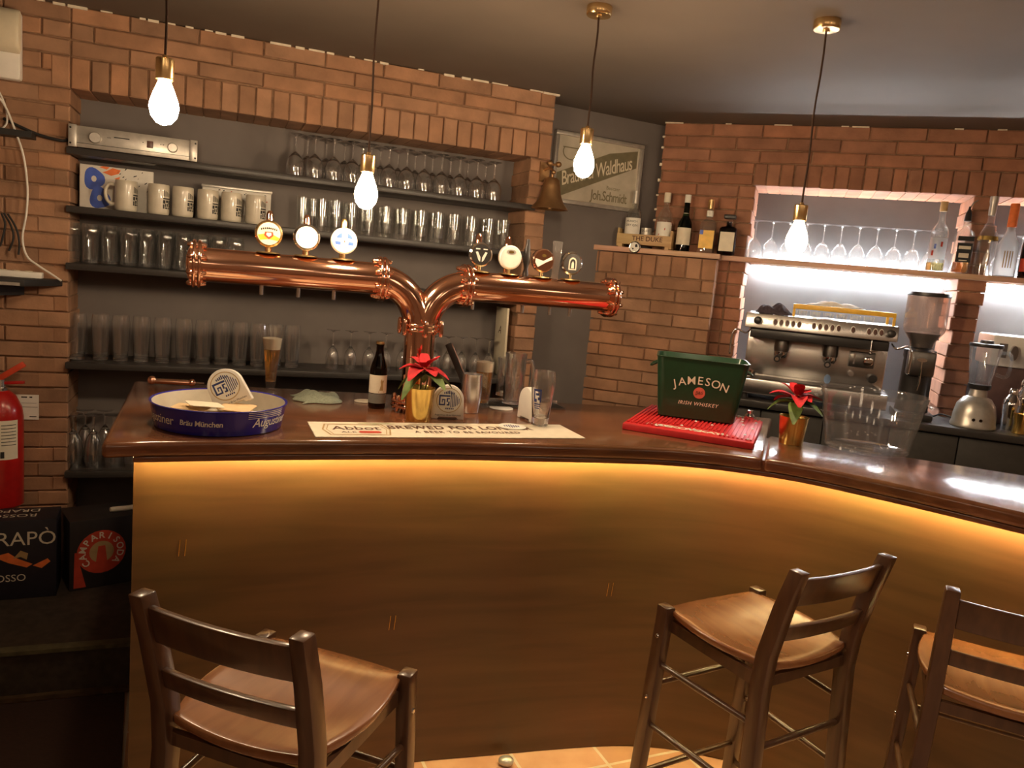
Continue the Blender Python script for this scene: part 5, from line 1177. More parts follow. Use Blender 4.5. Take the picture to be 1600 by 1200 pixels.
# poinsettias in gold pots
def poinsettia(loc, label, rp, hp, seed, lean):
    rr = random.Random(seed)
    t = thing('potted_poinsettia', label, 'plant', loc, 0, 'poinsettias in gold pots')
    MB().lathe([(0, 0), (rp * 0.78, 0), (rp * 0.79, 0.003), (rp * 0.97, hp - 0.004), (rp, hp), (rp * 0.97, hp + 0.001), (rp * 0.93, hp - 0.002), (rp * 0.76, 0.006), (0, 0.006)], 36).build('pot', 'gold', t)
    MB().lathe([(0, hp * 0.72), (rp * 0.86, hp * 0.72), (rp * 0.86, hp * 0.74), (0, hp * 0.78)], 24).build('soil', 'beans', t)
    top = Vector((lean[0], lean[1], hp + lean[2]))
    mb = MB()
    mb.tube([(0, 0, hp * 0.7), (lean[0] * 0.3, lean[1] * 0.3, hp + lean[2] * 0.5), tuple(top)], 0.003, 8)
    mb.tube([(0.012, 0.004, hp * 0.7), (0.018 + lean[0] * 0.3, 0.006, hp + lean[2] * 0.4), (top.x + 0.012, top.y, top.z - 0.015)], 0.0025, 8)
    mb.build('stem', 'stem', t)
    def leaf(m, base, az, L, W, up, droop, name):
        n = 7; vs = []; fs = []
        for i in range(n + 1):
            s = i / n; w = W * math.sin(PI * min(1, s * 0.92 + 0.04)) ** 0.8 * (1 - 0.25 * s)
            z = up * s * L - droop * s * s * L
            for j in (-1, 0, 1):
                x, y = s * L, j * w
                vs.append((base.x + x * math.cos(az) - y * math.sin(az), base.y + x * math.sin(az) + y * math.cos(az), base.z + z + (abs(j) * w * 0.30) + 0.002 * math.sin(7 * s + az)))
        for i in range(n):
            for j in (0, 1):
                a = i * 3 + j; fs.append((a, a + 3, a + 4, a + 1))
        nb = len(vs); vs2 = vs + [(v[0], v[1], v[2] - 0.0006) for v in vs]
        fs2 = fs + [(f[0] + nb, f[3] + nb, f[2] + nb, f[1] + nb) for f in fs]
        MB().add(vs2, fs2).build(name, m, t, recalc=False, angle=80)
    k = len(lean) > 3 and lean[3] or 1.0
    for i in range(6):
        leaf('petal', top, i * PI / 3 + rr.uniform(-0.3, 0.3), 0.060 * k * rr.uniform(0.85, 1.15), 0.022 * k, rr.uniform(0.1, 0.5), rr.uniform(0.3, 0.7), 'bract')
    for i in range(5):
        leaf('petal', top + Vector((0, 0, 0.006)), i * 2 * PI / 5 + 0.4 + rr.uniform(-0.3, 0.3), 0.040 * k * rr.uniform(0.85, 1.15), 0.015 * k, rr.uniform(0.7, 1.3), rr.uniform(0.2, 0.5), 'bract')
    for i in range(5):
        leaf('leaf', top + Vector((0, 0, -0.014)), rr.uniform(-0.3, 0.3) + i * 2 * PI / 5 + PI * 0.9, 0.066 * k * rr.uniform(0.9, 1.15), 0.020 * k, rr.uniform(-0.1, 0.25), rr.uniform(0.4, 0.9), 'leaf')
    mb = MB()
    for i in range(6): mb.sphere(0.0035, (top.x + 0.006 * math.cos(i), top.y + 0.006 * math.sin(i), top.z + 0.010), 8)
    mb.build('flower_buds', 'yellow', t)
p = pz(653, 656, TOP)
poinsettia((p.x, p.y - 0.006, Z1), 'red poinsettia in a gold pot in front of the copper column', 0.052, 0.112, 3, (0.014, -0.025, 0.062, 1.38))
p = pz(1235, 693, TOP)
poinsettia((p.x, p.y, Z1), 'red poinsettia in a gold pot between the green bucket and the clear bucket', 0.052, 0.100, 11, (0.0, 0.0, 0.066, 1.45))
# steel shaker with bar spoon
p = pz(733, 646, TOP)
sk = thing('shaker_cup', 'steel shaker cup with a dark handled tool sticking out behind the coaster holder', 'shaker', (p.x, p.y + 0.02, Z1), 0)
MB().lathe([(0, 0), (0.029, 0), (0.032, 0.006), (0.038, 0.06), (0.038, 0.11), (0.0365, 0.13), (0.038, 0.142), (0.036, 0.142), (0.035, 0.13), (0.0365, 0.11), (0.0365, 0.06), (0.030, 0.008), (0, 0.008)], 36).build('cup', 'steel', sk)
X = T(-0.025, 0.005, 0.10) @ RY(math.radians(-27))
MB().box(-0.012, 0.012, -0.002, 0.002, -0.04, 0.16, 0, X).build('tool_handle', 'dark', sk, bevel=0.0015)
MB().tube([tuple(X @ Vector((0.0125, 0, -0.03))), tuple(X @ Vector((0.0125, 0, 0.155)))], 0.0022, 8).build('tool_rod', 'chrome', sk)
# dimpled mugs
def dimple_mug(x, y, z, label, H, r):
    t = thing('glass_mug', label, 'mug', (x, y, z), math.radians(15), 'dimpled glass mugs')
    n, m = 36, 14; ro = []
    for j in range(m + 1):
        q = j / m; ring = []
        for i in range(n):
            a = 2 * PI * i / n
            d = 0.045 * (1 + math.cos(6 * a + PI * (int(q * 3) % 2))) * max(0, math.sin(PI * ((q * 3) % 1)))
            R = r * (1 - d) * (0.93 + 0.07 * q); ring.append((R * math.cos(a), R * math.sin(a), H * q))
        ro.append(ring)
    ri = [[(v[0] * 0.90 / 1.0 if True else 0, v[1] * 0.90, max(v[2], 0.014)) for v in rg] for rg in ro][::-1]
    MB().loft(ro + ri).build('glass_body', 'realglass', t, angle=60)
    MB().tube(smooth_path([(r * 0.95, 0, H * 0.85), (r * 1.5, 0, H * 0.84), (r * 1.72, 0, H * 0.55), (r * 1.45, 0, H * 0.22), (r * 0.93, 0, H * 0.2)], 5), 0.008, 10).build('handle', 'realglass', t)
p = pz(800, 634, TOP)
dimple_mug(p.x, p.y + 0.02, Z1 + 0.0065, 'tall dimpled glass mug with handle near the back of the bar', 0.20, 0.043)
p = pz(795, 628, TOP)
dimple_mug(p.x - 0.02, p.y + 0.16, Z1 + 0.0, 'dimpled glass mug hidden behind another one at the back of the bar', 0.16, 0.042)
# bar runner
A_, B_, C_, D_ = pz(476, 658, TOP), pz(493, 684, TOP), pz(915, 686, TOP), pz(872, 664, TOP)
rh = heading(B_, C_); rl = (C_ - B_).length; rw = 0.205
bm_ = thing('bar_runner', 'cream printed bar runner lying along the front of the bar', 'bar mat', (B_.x, B_.y, Z1), rh)
MB().prism([(0, 0), (rl, 0), (rl, rw), (0, rw)], 0, 0.0025).build('mat_sheet', 'paper', bm_)
zt = 0.0032
def flat(cx, cy, sh=0.0): return lambda x, y: (cx + x + sh * y, cy + y, zt)
k = MB()
k.text('BREWED FOR LONGER', 0.044, lambda x, y: flat(rl * 0.555, rw * 0.64)(x, y * 1.5), 0, 0.03, 0, 1.1); k.build('headline', 'brownink', bm_)
k = MB(); k.text('A BEER TO BE SAVOURED', 0.026, lambda x, y: flat(rl * 0.56, rw * 0.34)(x, y * 1.5), 0, 0.02, 0, 1.2); k.build('subline', 'brownink', bm_)
k = MB(); k.text('Abbot', 0.058, lambda x, y: flat(0.135, rw * 0.56)(x, y * 1.2), 0, 0.008); k.text('ALE', 0.028, flat(0.105, rw * 0.30)); k.build('logo_lettering', 'brownink', bm_)
k = MB(); k.add([(0.138, rw * 0.24, zt), (0.198, rw * 0.24, zt), (0.205, rw * 0.31, zt), (0.198, rw * 0.38, zt), (0.141, rw * 0.38, zt), (0.134, rw * 0.31, zt)], [tuple(range(6))]); k.build('red_ribbon', 'redink', bm_)
k = MB()
for s, w in ((1.0, 0.006), (0.88, 0.003)):
    o_ = [(-0.09, -0.075), (0.09, -0.075), (0.105, 0.0), (0.09, 0.075), (-0.09, 0.075), (-0.105, 0.0)]
    a = [(0.135 + x * s, rw * 0.48 + y * s, zt) for x, y in o_]; b = [(0.135 + x * (s - w * 8), rw * 0.48 + y * (s - w * 10), zt) for x, y in o_]
    k.add(a + b, [(i, (i + 1) % 6, 6 + (i + 1) % 6, 6 + i) for i in range(6)])
k.build('logo_frame', 'tan', bm_)
k = MB()
for cx, cy, L, aa in ((0.175, 0.188, 0.05, 0.2), (0.215, 0.182, 0.055, -0.15), (0.20, 0.17, 0.04, 0.5), (0.25, 0.188, 0.05, -0.4)):
    k.add([(cx + L * 0.5 * math.cos(aa + q) * (1 if i % 2 == 0 else 0.30), cy + L * 0.5 * math.sin(aa + q) * (1 if i % 2 == 0 else 0.30), zt + 0.0003) for i, q in enumerate((0, PI / 2, PI, 3 * PI / 2))], [(0, 1, 2, 3)])
k.build('leaf_drawing', mat('pale_green_print', (0.52, 0.50, 0.30), 0.7), bm_)
def crest_small(t):
    k = MB()
    for i in range(7): k.box(-0.028 + i * 0.008, -0.024 + i * 0.008, -0.022 + abs(i - 3) * 0.004, 0.022 - abs(i - 3) * 0.004, 0.0026, 0.0030)
    k.build('crest_print', 'blueink', t)
flat_round(800, 667, 0.047, 'round white coaster with blue print lying on the bar runner', 'whitepaper', Z1 + 0.0036, crest_small)
# printed beer glass
p = pz(843, 666, TOP + 0.003)
bg = thing('beer_glass', 'empty beer glass with dark blue crest standing on the right end of the runner', 'beer glass', (p.x, p.y + 0.012, Z1 + 0.004), math.radians(-8))
prof = [(0, 0), (0.026, 0), (0.029, 0.003), (0.030, 0.03), (0.036, 0.09), (0.0405, 0.14), (0.0405, 0.165), (0.036, 0.190), (0.0340, 0.190), (0.0385, 0.165), (0.0385, 0.14), (0.034, 0.09), (0.027, 0.032), (0.024, 0.028), (0, 0.026)]
MB().lathe(prof, 40).build('glass_body', 'realglass', bg)
k = MB(); r_ = lambda z: 0.030 + (0.0405 - 0.030) * (z - 0.03) / 0.11
def P2(x0, x1, z0, z1): patch(k, 0, -PI / 2 - 0.35 + x0 / 0.037, -PI / 2 - 0.35 + x1 / 0.037, z0, z1, 0.0006, 4, 0, r_)
for q in ((-0.014, -0.009, 0.085, 0.13), (0.009, 0.014, 0.085, 0.13), (-0.009, 0.009, 0.122, 0.13), (-0.006, 0.006, 0.108, 0.116), (-0.009, -0.002, 0.085, 0.096), (0.002, 0.009, 0.092, 0.102), (-0.012, 0.012, 0.076, 0.080), (-0.012, 0.012, 0.069, 0.072), (-0.010, 0.010, 0.062, 0.065)): P2(*q)
k.build('crest_print', 'blueink', bg)
# red rubber mat, green whiskey bucket
q0, q1, q2 = pz(973, 658, TOP + 0.03), pz(1178, 690, TOP + 0.03), pz(1200, 651, TOP + 0.03)
rmh = heading(q0, q1); rml = (q1 - q0).length; rmw = 0.50
rm = thing('bar_mat', 'red ribbed rubber bar mat under the green bucket', 'bar mat', (q0.x, q0.y, Z1), rmh)
MB().prism([(0, 0), (rml, 0), (rml, rmw), (0, rmw)], 0, 0.024).build('mat_base', 'red', rm, bevel=0.004)
mb = MB()
nr = 30
for i in range(nr):
    x = 0.012 + (rml - 0.024) * i / (nr - 1)
    if 0.26 < i / nr < 0.72: mb.box(x - 0.0035, x + 0.0035, 0.115, rmw - 0.012, 0.0235, 0.0285)
    else: mb.box(x - 0.0035, x + 0.0035, 0.03, rmw - 0.012, 0.0235, 0.0285)
mb.build('ribs', 'red', rm)
k = MB(); k.text('MOSKOVSKAYA', 0.048, lambda x, y: (rml * 0.49 + x, 0.066 + y * 1.1, 0.0246), 0, 0.03, 0, 0.78)
k.build('lettering', 'paper', rm)
mb = MB(); rr = random.Random(2)
for i in range(22):
    mb.lathe([(0, 0), (0.0055, 0), (0.004, 0.003), (0, 0.004)], 10, 0, T(rr.uniform(0.02, rml - 0.02), rr.choice([rr.uniform(0.02, 0.11), rr.uniform(0.1, rmw - 0.03)]), 0.0283))
mb.build('white_studs', 'whiteink', rm)
bq0, bq1 = pz(1027, 649, TOP + 0.03), pz(1148, 664, TOP + 0.03)
bh = heading(bq0, bq1); bw0 = (bq1 - bq0).length; mid = (bq0 + bq1) / 2
jb = thing('ice_bucket', 'dark green whiskey ice bucket lettered JAMESON standing on the red mat', 'bucket', (mid.x, mid.y, TOP + 0.0338), bh)
BH = 0.226
def brect(w, d, y0, z, r=0.03, n=5):
    out = []
    for cx, cy, a0 in ((w - r, y0 + d - r, 0), (-w + r, y0 + d - r, 90), (-w + r, y0 + r, 180), (w - r, y0 + r, 270)):
        for i in range(n + 1):
            a = math.radians(a0 + 90 * i / n); out.append((cx + r * math.cos(a), cy + r * math.sin(a), z))
    return out
lean = 0.018
W0, W1 = bw0 / 2, bw0 / 2 + 0.026
def bx(q, off=0.0): return (W0 + (W1 - W0) * q - off, 0.17 + 0.06 * q - 2 * off, -lean * q + off, BH * q)
rings = [brect(*bx(0)), brect(*bx(0.02)), brect(*bx(0.5)), brect(*bx(0.985)), brect(W1 + 0.003, 0.236, -lean - 0.003, BH * 0.99), brect(W1 + 0.003, 0.236, -lean - 0.003, BH)]
inn = [brect(W1 - 0.004, 0.222, -lean + 0.004, BH), brect(*bx(0.5, 0.004)), brect(W0 - 0.004, 0.162, 0.004, 0.006)]
MB().loft(rings + inn).build('bucket_body', 'green', jb)
for s in (-1, 1):
    MB().tube(smooth_path([(s * (W1 - 0.004), 0.06, BH * 0.86), (s * (W1 + 0.018), 0.065, BH * 0.80), (s * (W1 + 0.018), 0.115, BH * 0.80), (s * (W1 - 0.004), 0.12, BH * 0.86)], 4), 0.005, 8).build('handle', 'green', jb)
def face(x, z): return (x, -lean * z / BH - 0.0012, z)
k = MB()
word = 'JAMESON'; n = len(word); R0 = 0.36
adv = {'J': 0.0215, 'A': 0.0305, 'M': 0.036, 'E': 0.0275, 'S': 0.027, 'O': 0.0330, 'N': 0.0305}
tot = sum(adv[c_] for c_ in word); xx = -tot / 2
for c_ in word:
    cx = xx + adv[c_] / 2; xx += adv[c_]; th = -cx / R0
    zc = 0.146 - R0 * (1 - math.cos(th)) * 1.6
    k.text(c_, 0.043, lambda x, y, cx=cx, zc=zc, th=th: face(cx + x * math.cos(th) - y * math.sin(th), zc + x * math.sin(th) + y * math.cos(th)), 0, 0.004)
k.build('lettering', 'paper', jb)
k = MB(); k.text('IRISH WHISKEY', 0.019, lambda x, y: face(x, 0.058 + y), 0, 0.01, 0.2, 1.15)
k.build('lettering', 'paper', jb)
k = MB(); k.add([face(0.0215 * math.cos(2 * PI * i / 28), 0.101 + 0.0215 * math.sin(2 * PI * i / 28)) for i in range(28)], [tuple(range(28))]); k.build('red_seal', mat('coral_seal', (0.62, 0.13, 0.09), 0.5), jb)
k = MB(); k.text('JJ&S', 0.017, lambda x, y: (face(x, 0.101 + y)[0], face(x, 0.101 + y)[1] - 0.0006, 0.101 + y), 0, 0.01, 0.1); k.build('seal_lettering', 'brownink', jb)
p = pz(1172, 655, TOP + 0.03)
tag(MB().lathe([(0, 0), (0.018, 0), (0.020, 0.004), (0.020, 0.012), (0.012, 0.022), (0.013, 0.034), (0, 0.036)], 20).build('bottle_stopper', 'chrome', loc=(p.x, p.y + 0.01, TOP + 0.0295)), 'small chrome bottle stopper on the red mat right of the green bucket', 'stopper')
# clear bucket
p = pz(1352, 702, TOP)
cb = thing('clear_bucket', 'large clear plastic ice bucket on the right part of the bar', 'bucket', (p.x, p.y, Z1), math.radians(-15))
MB().lathe([(0, 0), (0.135, 0.0), (0.142, 0.006), (0.150, 0.05), (0.172, 0.185), (0.178, 0.195), (0.180, 0.212), (0.176, 0.212), (0.174, 0.197), (0.168, 0.185), (0.1465, 0.05), (0.138, 0.010), (0.10, 0.0045), (0, 0.0045)], 64, 0, None, 1.0, 0.9).build('bucket_body', 'acryl', cb)
for a in (0, PI):
    X = RZ(a); mb = MB().tube([tuple(X @ Vector(v)) for v in smooth_path([(0.168, -0.03, 0.19), (0.190, -0.025, 0.178), (0.190, 0.025, 0.178), (0.168, 0.03, 0.19)], 4)], 0.005, 8); mb.build('handle', 'acryl', cb)
mb = MB(); rr = random.Random(8)
for i in range(26):
    a = rr.uniform(0, 2 * PI); z = rr.uniform(0.02, 0.07); r = 0.1395 + 0.16 * z - 0.0035
    mb.sphere(rr.uniform(0.0015, 0.003), (r * math.cos(a), r * 0.9 * math.sin(a), z), 8)
mb.build('water_drops', 'glass', cb)
# steel drip grid at the back edge of the bar
g0, g1 = pz(716, 634, TOP), pz(884, 640, TOP)
gh = heading(g0, g1); gl = (g1 - g0).length
dg_ = thing('drip_tray', 'flat steel drip tray with grid at the back edge of the bar', 'drip tray', (g0.x, g0.y, Z1), gh)
MB().box(0, gl, 0, 0.11, 0, 0.004).build('tray_plate', 'darksteel', dg_)
mb = MB()
for i in range(40): mb.box(0.01 + (gl - 0.024) * i / 39, 0.014 + (gl - 0.024) * i / 39, 0.008, 0.10, 0.004, 0.006)
mb.build('grid', 'dark', dg_)
MB().box(0, gl, 0.104, 0.110, 0.004, 0.016).build('back_rim', 'steel', dg_)

# ------------------------------------------------------------------ left edge: lamp, cables, shelf, extinguisher, cartons
u, z = LW.px(37, 60, -0.06)
el = thing('emergency_light', 'white emergency light on the brick wall in the top left corner', 'lamp', LW.w(u, 0, z), LW.a)
MB().box(-0.32, -0.012, -0.055, -0.008, -0.16, 0.10).build('base', 'white', el, bevel=0.012)
rings = []
for q in range(9):
    a = PI * q / 8; rings.append([(x, -0.055 - 0.045 * math.sin(a), 0.02 + 0.085 * math.cos(a)) for x in (-0.31, -0.03, -0.008, 0.0)])
MB().loft([[r[i] for r in rings] for i in range(3)]).build('diffuser', 'cream', el, bevel=0.01)
pts = [LW.at(x, y, -0.045) for x, y in ((-12, 140), (8, 166), (24, 205), (37, 245), (43, 295), (41, 335), (35, 372), (42, 400), (60, 415), (80, 428), (96, 439))]
tag(MB().tube(smooth_path(pts, 5), 0.0042, 8).build('white_cable', 'white'), 'white cable hanging down the brick wall at the left edge of the picture', 'cable')
pts = [LW.at(x, y, -0.035) for x, y in ((-10, 205), (4, 200), (11, 190), (9, 168), (0, 146), (-10, 130))]
tag(MB().tube(smooth_path(pts, 5), 0.0035, 8).build('white_cable', 'white'), 'short looped white cable beside the longer hanging one', 'cable')
u, z = LW.px(50, 215, -0.08)
tag(MB().box(-0.35, 0, 0.0, 0.085, -0.012, 0.012).box(-0.30, -0.27, 0.05, 0.085, -0.09, -0.012).build('wall_bracket', 'black', loc=LW.w(u, -0.09, z + 0.01), rotz=LW.a), 'dark board on the bricks at the left edge, level with the amplifier', 'shelf')
u, z = LW.px(97, 437, -0.02)
sh = thing('corner_shelf', 'black wall shelf with electronics at the left edge of the picture', 'shelf', LW.w(u, 0, z), LW.a)
MB().prism([(-0.75, -0.005), (0, -0.005), (-0.10, -0.20), (-0.75, -0.20)], -0.028, 0.0).build('shelf_board', 'black', sh, bevel=0.002)
MB().prism([(-0.75, -0.005), (-0.14, -0.005), (-0.22, -0.15), (-0.75, -0.15)], -0.075, -0.028).build('support', 'black', sh)
MB().box(-0.75, -0.115, -0.204, -0.2005, -0.026, -0.014).build('edge_strip', 'silver', sh)
ps = thing('power_strip', 'white power strip lying on the black shelf at the left edge', 'power strip', LW.w(u - 0.22, -0.075, z + 0.0005), LW.a)
MB().box(-0.05, 0.16, -0.022, 0.022, 0, 0.026).build('housing', 'white', ps, bevel=0.005)
for i in range(4): MB().lathe([(0, 0), (0.014, 0), (0.014, 0.002), (0, 0.002)], 16, 0, T(-0.025 + 0.045 * i, 0, 0.0262)).build('socket', 'cream', ps)
rt_ = thing('router', 'black box device with cables on the shelf at the left edge', 'device', LW.w(u - 0.42, -0.09, z + 0.0005), LW.a)
MB().box(-0.15, 0.12, -0.07, 0.07, 0, 0.035).build('housing', 'dark', rt_, bevel=0.005)
for i, pp in enumerate((((2, 333), (8, 350), (4, 372), (0, 385)), ((6, 333), (17, 352), (21, 372), (14, 392)), ((12, 334), (25, 356), (30, 378), (29, 398)))):
    pts = [LW.at(x, y, -0.05) for x, y in pp]
    tag(MB().tube(smooth_path(pts, 5), 0.004, 8).build('black_cable', 'rubber'), ['leftmost thin black cable rising from the shelf at the left edge', 'middle thin black cable rising from the shelf at the left edge', 'rightmost thin black cable rising from the shelf at the left edge'][i], 'cable', 'black cables on the left shelf')
# fire extinguisher
u, z = LW.px(37, 700, -0.10)
er = 0.080
ue = u - er
_, zb = LW.px(10, 790, -0.10); _, zt_ = LW.px(20, 610, -0.10)
fe = thing('fire_extinguisher', 'red fire extinguisher hanging on the brick wall at the left edge', 'fire extinguisher', LW.w(ue, -0.10, zb), LW.a)
h = zt_ - zb
MB().lathe([(0, 0), (er - 0.012, 0), (er, 0.012), (er, h * 0.78), (er * 0.93, h * 0.86), (er * 0.66, h * 0.955), (er * 0.36, h), (0, h)], 40).build('cylinder', 'redpaint', fe)
MB().lathe([(0, h), (0.026, h), (0.026, h + 0.012), (0.018, h + 0.014), (0.016, h + 0.045), (0, h + 0.045)], 20).build('valve', 'steel', fe)
MB().box(-0.012, 0.012, -0.010, 0.010, 0, 0.115, 0, T(-0.010, 0, h + 0.045) @ RY(math.radians(54))).build('upper_lever', 'redplastic', fe, bevel=0.003)
MB().box(-0.006, 0.006, -0.010, 0.010, 0, 0.085, 0, T(0.0, 0, h + 0.030) @ RY(math.radians(86))).build('lower_lever', 'redpaint', fe, bevel=0.002)
k = MB(); patch(k, er, -PI / 2 + 0.12, -PI / 2 + 1.0, h * 0.44, h * 0.77, 0.0006, 10); k.build('instruction_label', 'paper', fe)
k = MB(); patch(k, er, -PI / 2 - 1.2, -PI / 2 + 0.05, h * 0.33, h * 0.41, 0.0006, 10); k.build('small_label', 'tan', fe)
k = MB()
patch(k, er, -PI / 2 + 0.18, -PI / 2 + 0.35, h * 0.455, h * 0.51, 0.0012, 3)
for i in range(7): patch(k, er, -PI / 2 + 0.22, -PI / 2 + 0.9, h * (0.56 + 0.028 * i), h * (0.566 + 0.028 * i), 0.0012, 5)
k.build('label_print', 'ink', fe)
MB().tube(smooth_path([(-0.02, -0.01, h + 0.03), (-0.07, -0.03, h), (-0.088, -0.02, h * 0.7), (-0.088, -0.01, h * 0.35)], 6), 0.009, 10).build('hose', 'rubber', fe)
mb = MB().box(-0.02, 0.02, er - 0.006, 0.094, h * 0.7, h * 0.8); mb.build('wall_hook', 'black', fe)
u, z = LW.px(33, 655, -0.004)
u2, z2 = LW.px(61, 617, -0.004)
cd = thing('inspection_card', 'white inspection card on the bricks behind the fire extinguisher', 'card', LW.w(u - 0.02, -0.0065, z), LW.a)
MB().box(0, u2 - u + 0.02, -0.002, 0, 0, z2 - z).build('card_sheet', 'whitepaper', cd)
k = MB(); w = u2 - u + 0.02; hh = z2 - z
for a, b, c_, d_ in ((0.25, 0.5, 0.88, 0.93), (0.6, 0.72, 0.88, 0.93), (0.25, 0.95, 0.50, 0.515), (0.25, 0.9, 0.66, 0.67), (0.6, 0.9, 0.10, 0.14)): k.box(a * w, b * w, -0.0026, -0.002, c_ * hh, d_ * hh)
k.build('card_print', 'ink', cd)
# cartons on the raised floor
PZ = 0.1905
c0, c1 = pz(-70, 944, PZ), pz(88, 931, PZ)
ca = heading(c0, c1); cl = (c1 - c0).length
bx1 = thing('wine_carton', 'black wine carton lettered DRAPO ROSSO with an orange figure, at far left', 'carton', (c0.x, c0.y, PZ), ca)
_f = Frame((c0.x, c0.y), math.degrees(ca)); bh_ = _f.px(60, 812, 0)[1] - PZ
MB().box(0, cl, 0, 0.16, 0, bh_).build('carton_body', 'box1', bx1, bevel=0.003)
for s_, h_, f_ in (('DRAPÒ', 0.078, lambda x, y: (cl - 0.130 + x, -0.0008, bh_ * 0.76 + y)), ('ROSSO', 0.040, lambda x, y: (cl - 0.165 + x, -0.0008, bh_ * 0.27 + y)), ('ROSSO', 0.05, lambda x, y: (cl - 0.15 - x, 0.06 - y, bh_ + 0.0008)), ('DRAPÒ', 0.05, lambda x, y: (cl - 0.15 - x, 0.12 - y, bh_ + 0.0008))):
    k = MB(); k.text(s_, h_, f_); k.build('lettering', 'paper', bx1)
k = MB()
for q in ([(-0.19, 0.56), (-0.14, 0.60), (-0.11, 0.52), (-0.06, 0.44), (-0.08, 0.40), (-0.14, 0.47)], [(-0.06, 0.42), (-0.01, 0.50), (0.0, 0.46), (-0.03, 0.38)]): k.add([(cl - 0.02 + x, -0.0008, bh_ * z_) for x, z_ in q], [tuple(range(len(q)))])
k.build('orange_figure', 'orange', bx1)
k = MB()
for q in ([(-0.125, 0.52), (-0.10, 0.62), (-0.075, 0.58), (-0.08, 0.50), (-0.10, 0.54)],): k.add([(cl - 0.02 + x, -0.0011, bh_ * z_) for x, z_ in q], [tuple(range(len(q)))])
k.build('pale_figure', 'tan', bx1)
c0, c1 = pz(108, 925, PZ), pz(206, 908, PZ)
ca = heading(c0, c1); cl = (c1 - c0).length + 0.02
bx2 = thing('soda_carton', 'dark carton with a round red CAMPARISODA emblem beside the bar end', 'carton', (c0.x, c0.y, PZ), ca)
_f = Frame((c0.x, c0.y), math.degrees(ca)); bh_ = _f.px(130, 814, 0)[1] - PZ
MB().box(0, cl, 0, 0.20, 0, bh_).build('carton_body', 'box2', bx2, bevel=0.003)
ex, ez, eR = cl * 0.46, bh_ * 0.52, min(cl * 0.36, bh_ * 0.40)
k = MB(); disc(k, eR, (ex, -0.0008, ez)); k.build('red_emblem', 'redink', bx2)
k = MB(); disc(k, eR * 0.50, (ex, -0.0012, ez)); k.build('emblem_centre', 'tan', bx2)
k = MB(); k.add([(ex - eR * 0.26, -0.0016, ez - eR * 0.72), (ex + eR * 0.26, -0.0016, ez - eR * 0.72), (ex + eR * 0.14, -0.0016, ez + eR * 0.28), (ex - eR * 0.14, -0.0016, ez + eR * 0.28)], [(0, 1, 2, 3)]); k.add([(0.015, -0.0009, 0.01), (0.06, -0.0009, 0.01), (0.025, -0.0009, bh_ * 0.55), (0.018, -0.0009, bh_ * 0.55)], [(0, 1, 2, 3)]); k.build('bottle_drawing', 'redink', bx2)
k = MB(); wd_ = 'CAMPARISODA'
for i, c_ in enumerate(wd_):
    a = math.radians(218 - 256 * i / (len(wd_) - 1)); rr_ = eR * 0.76
    k.text(c_, eR * 0.40, lambda x, y, a=a: (ex + rr_ * math.cos(a) + x * math.sin(a) + y * math.cos(a), -0.0014, ez + rr_ * math.sin(a) - x * math.cos(a) + y * math.sin(a)), 0, 0.02)
k.build('emblem_lettering', 'paper', bx2)
p = pz(186, 803, 0.45)
_z = PZ + bh_
v = c0 + (c1 - c0) * 0.62
tag(MB().tube(smooth_path([(0, 0, 0.012), (0.06, 0.004, 0.009), (0.11, 0.0, 0.012)], 5), [0.009] + [0.011] * 9 + [0.010], 10).build('candle', 'paper', loc=(v.x - 0.03, v.y + 0.06, _z + 0.001), rotz=ca), 'pale rolled paper lying on top of the soda carton beside the bar', 'paper')

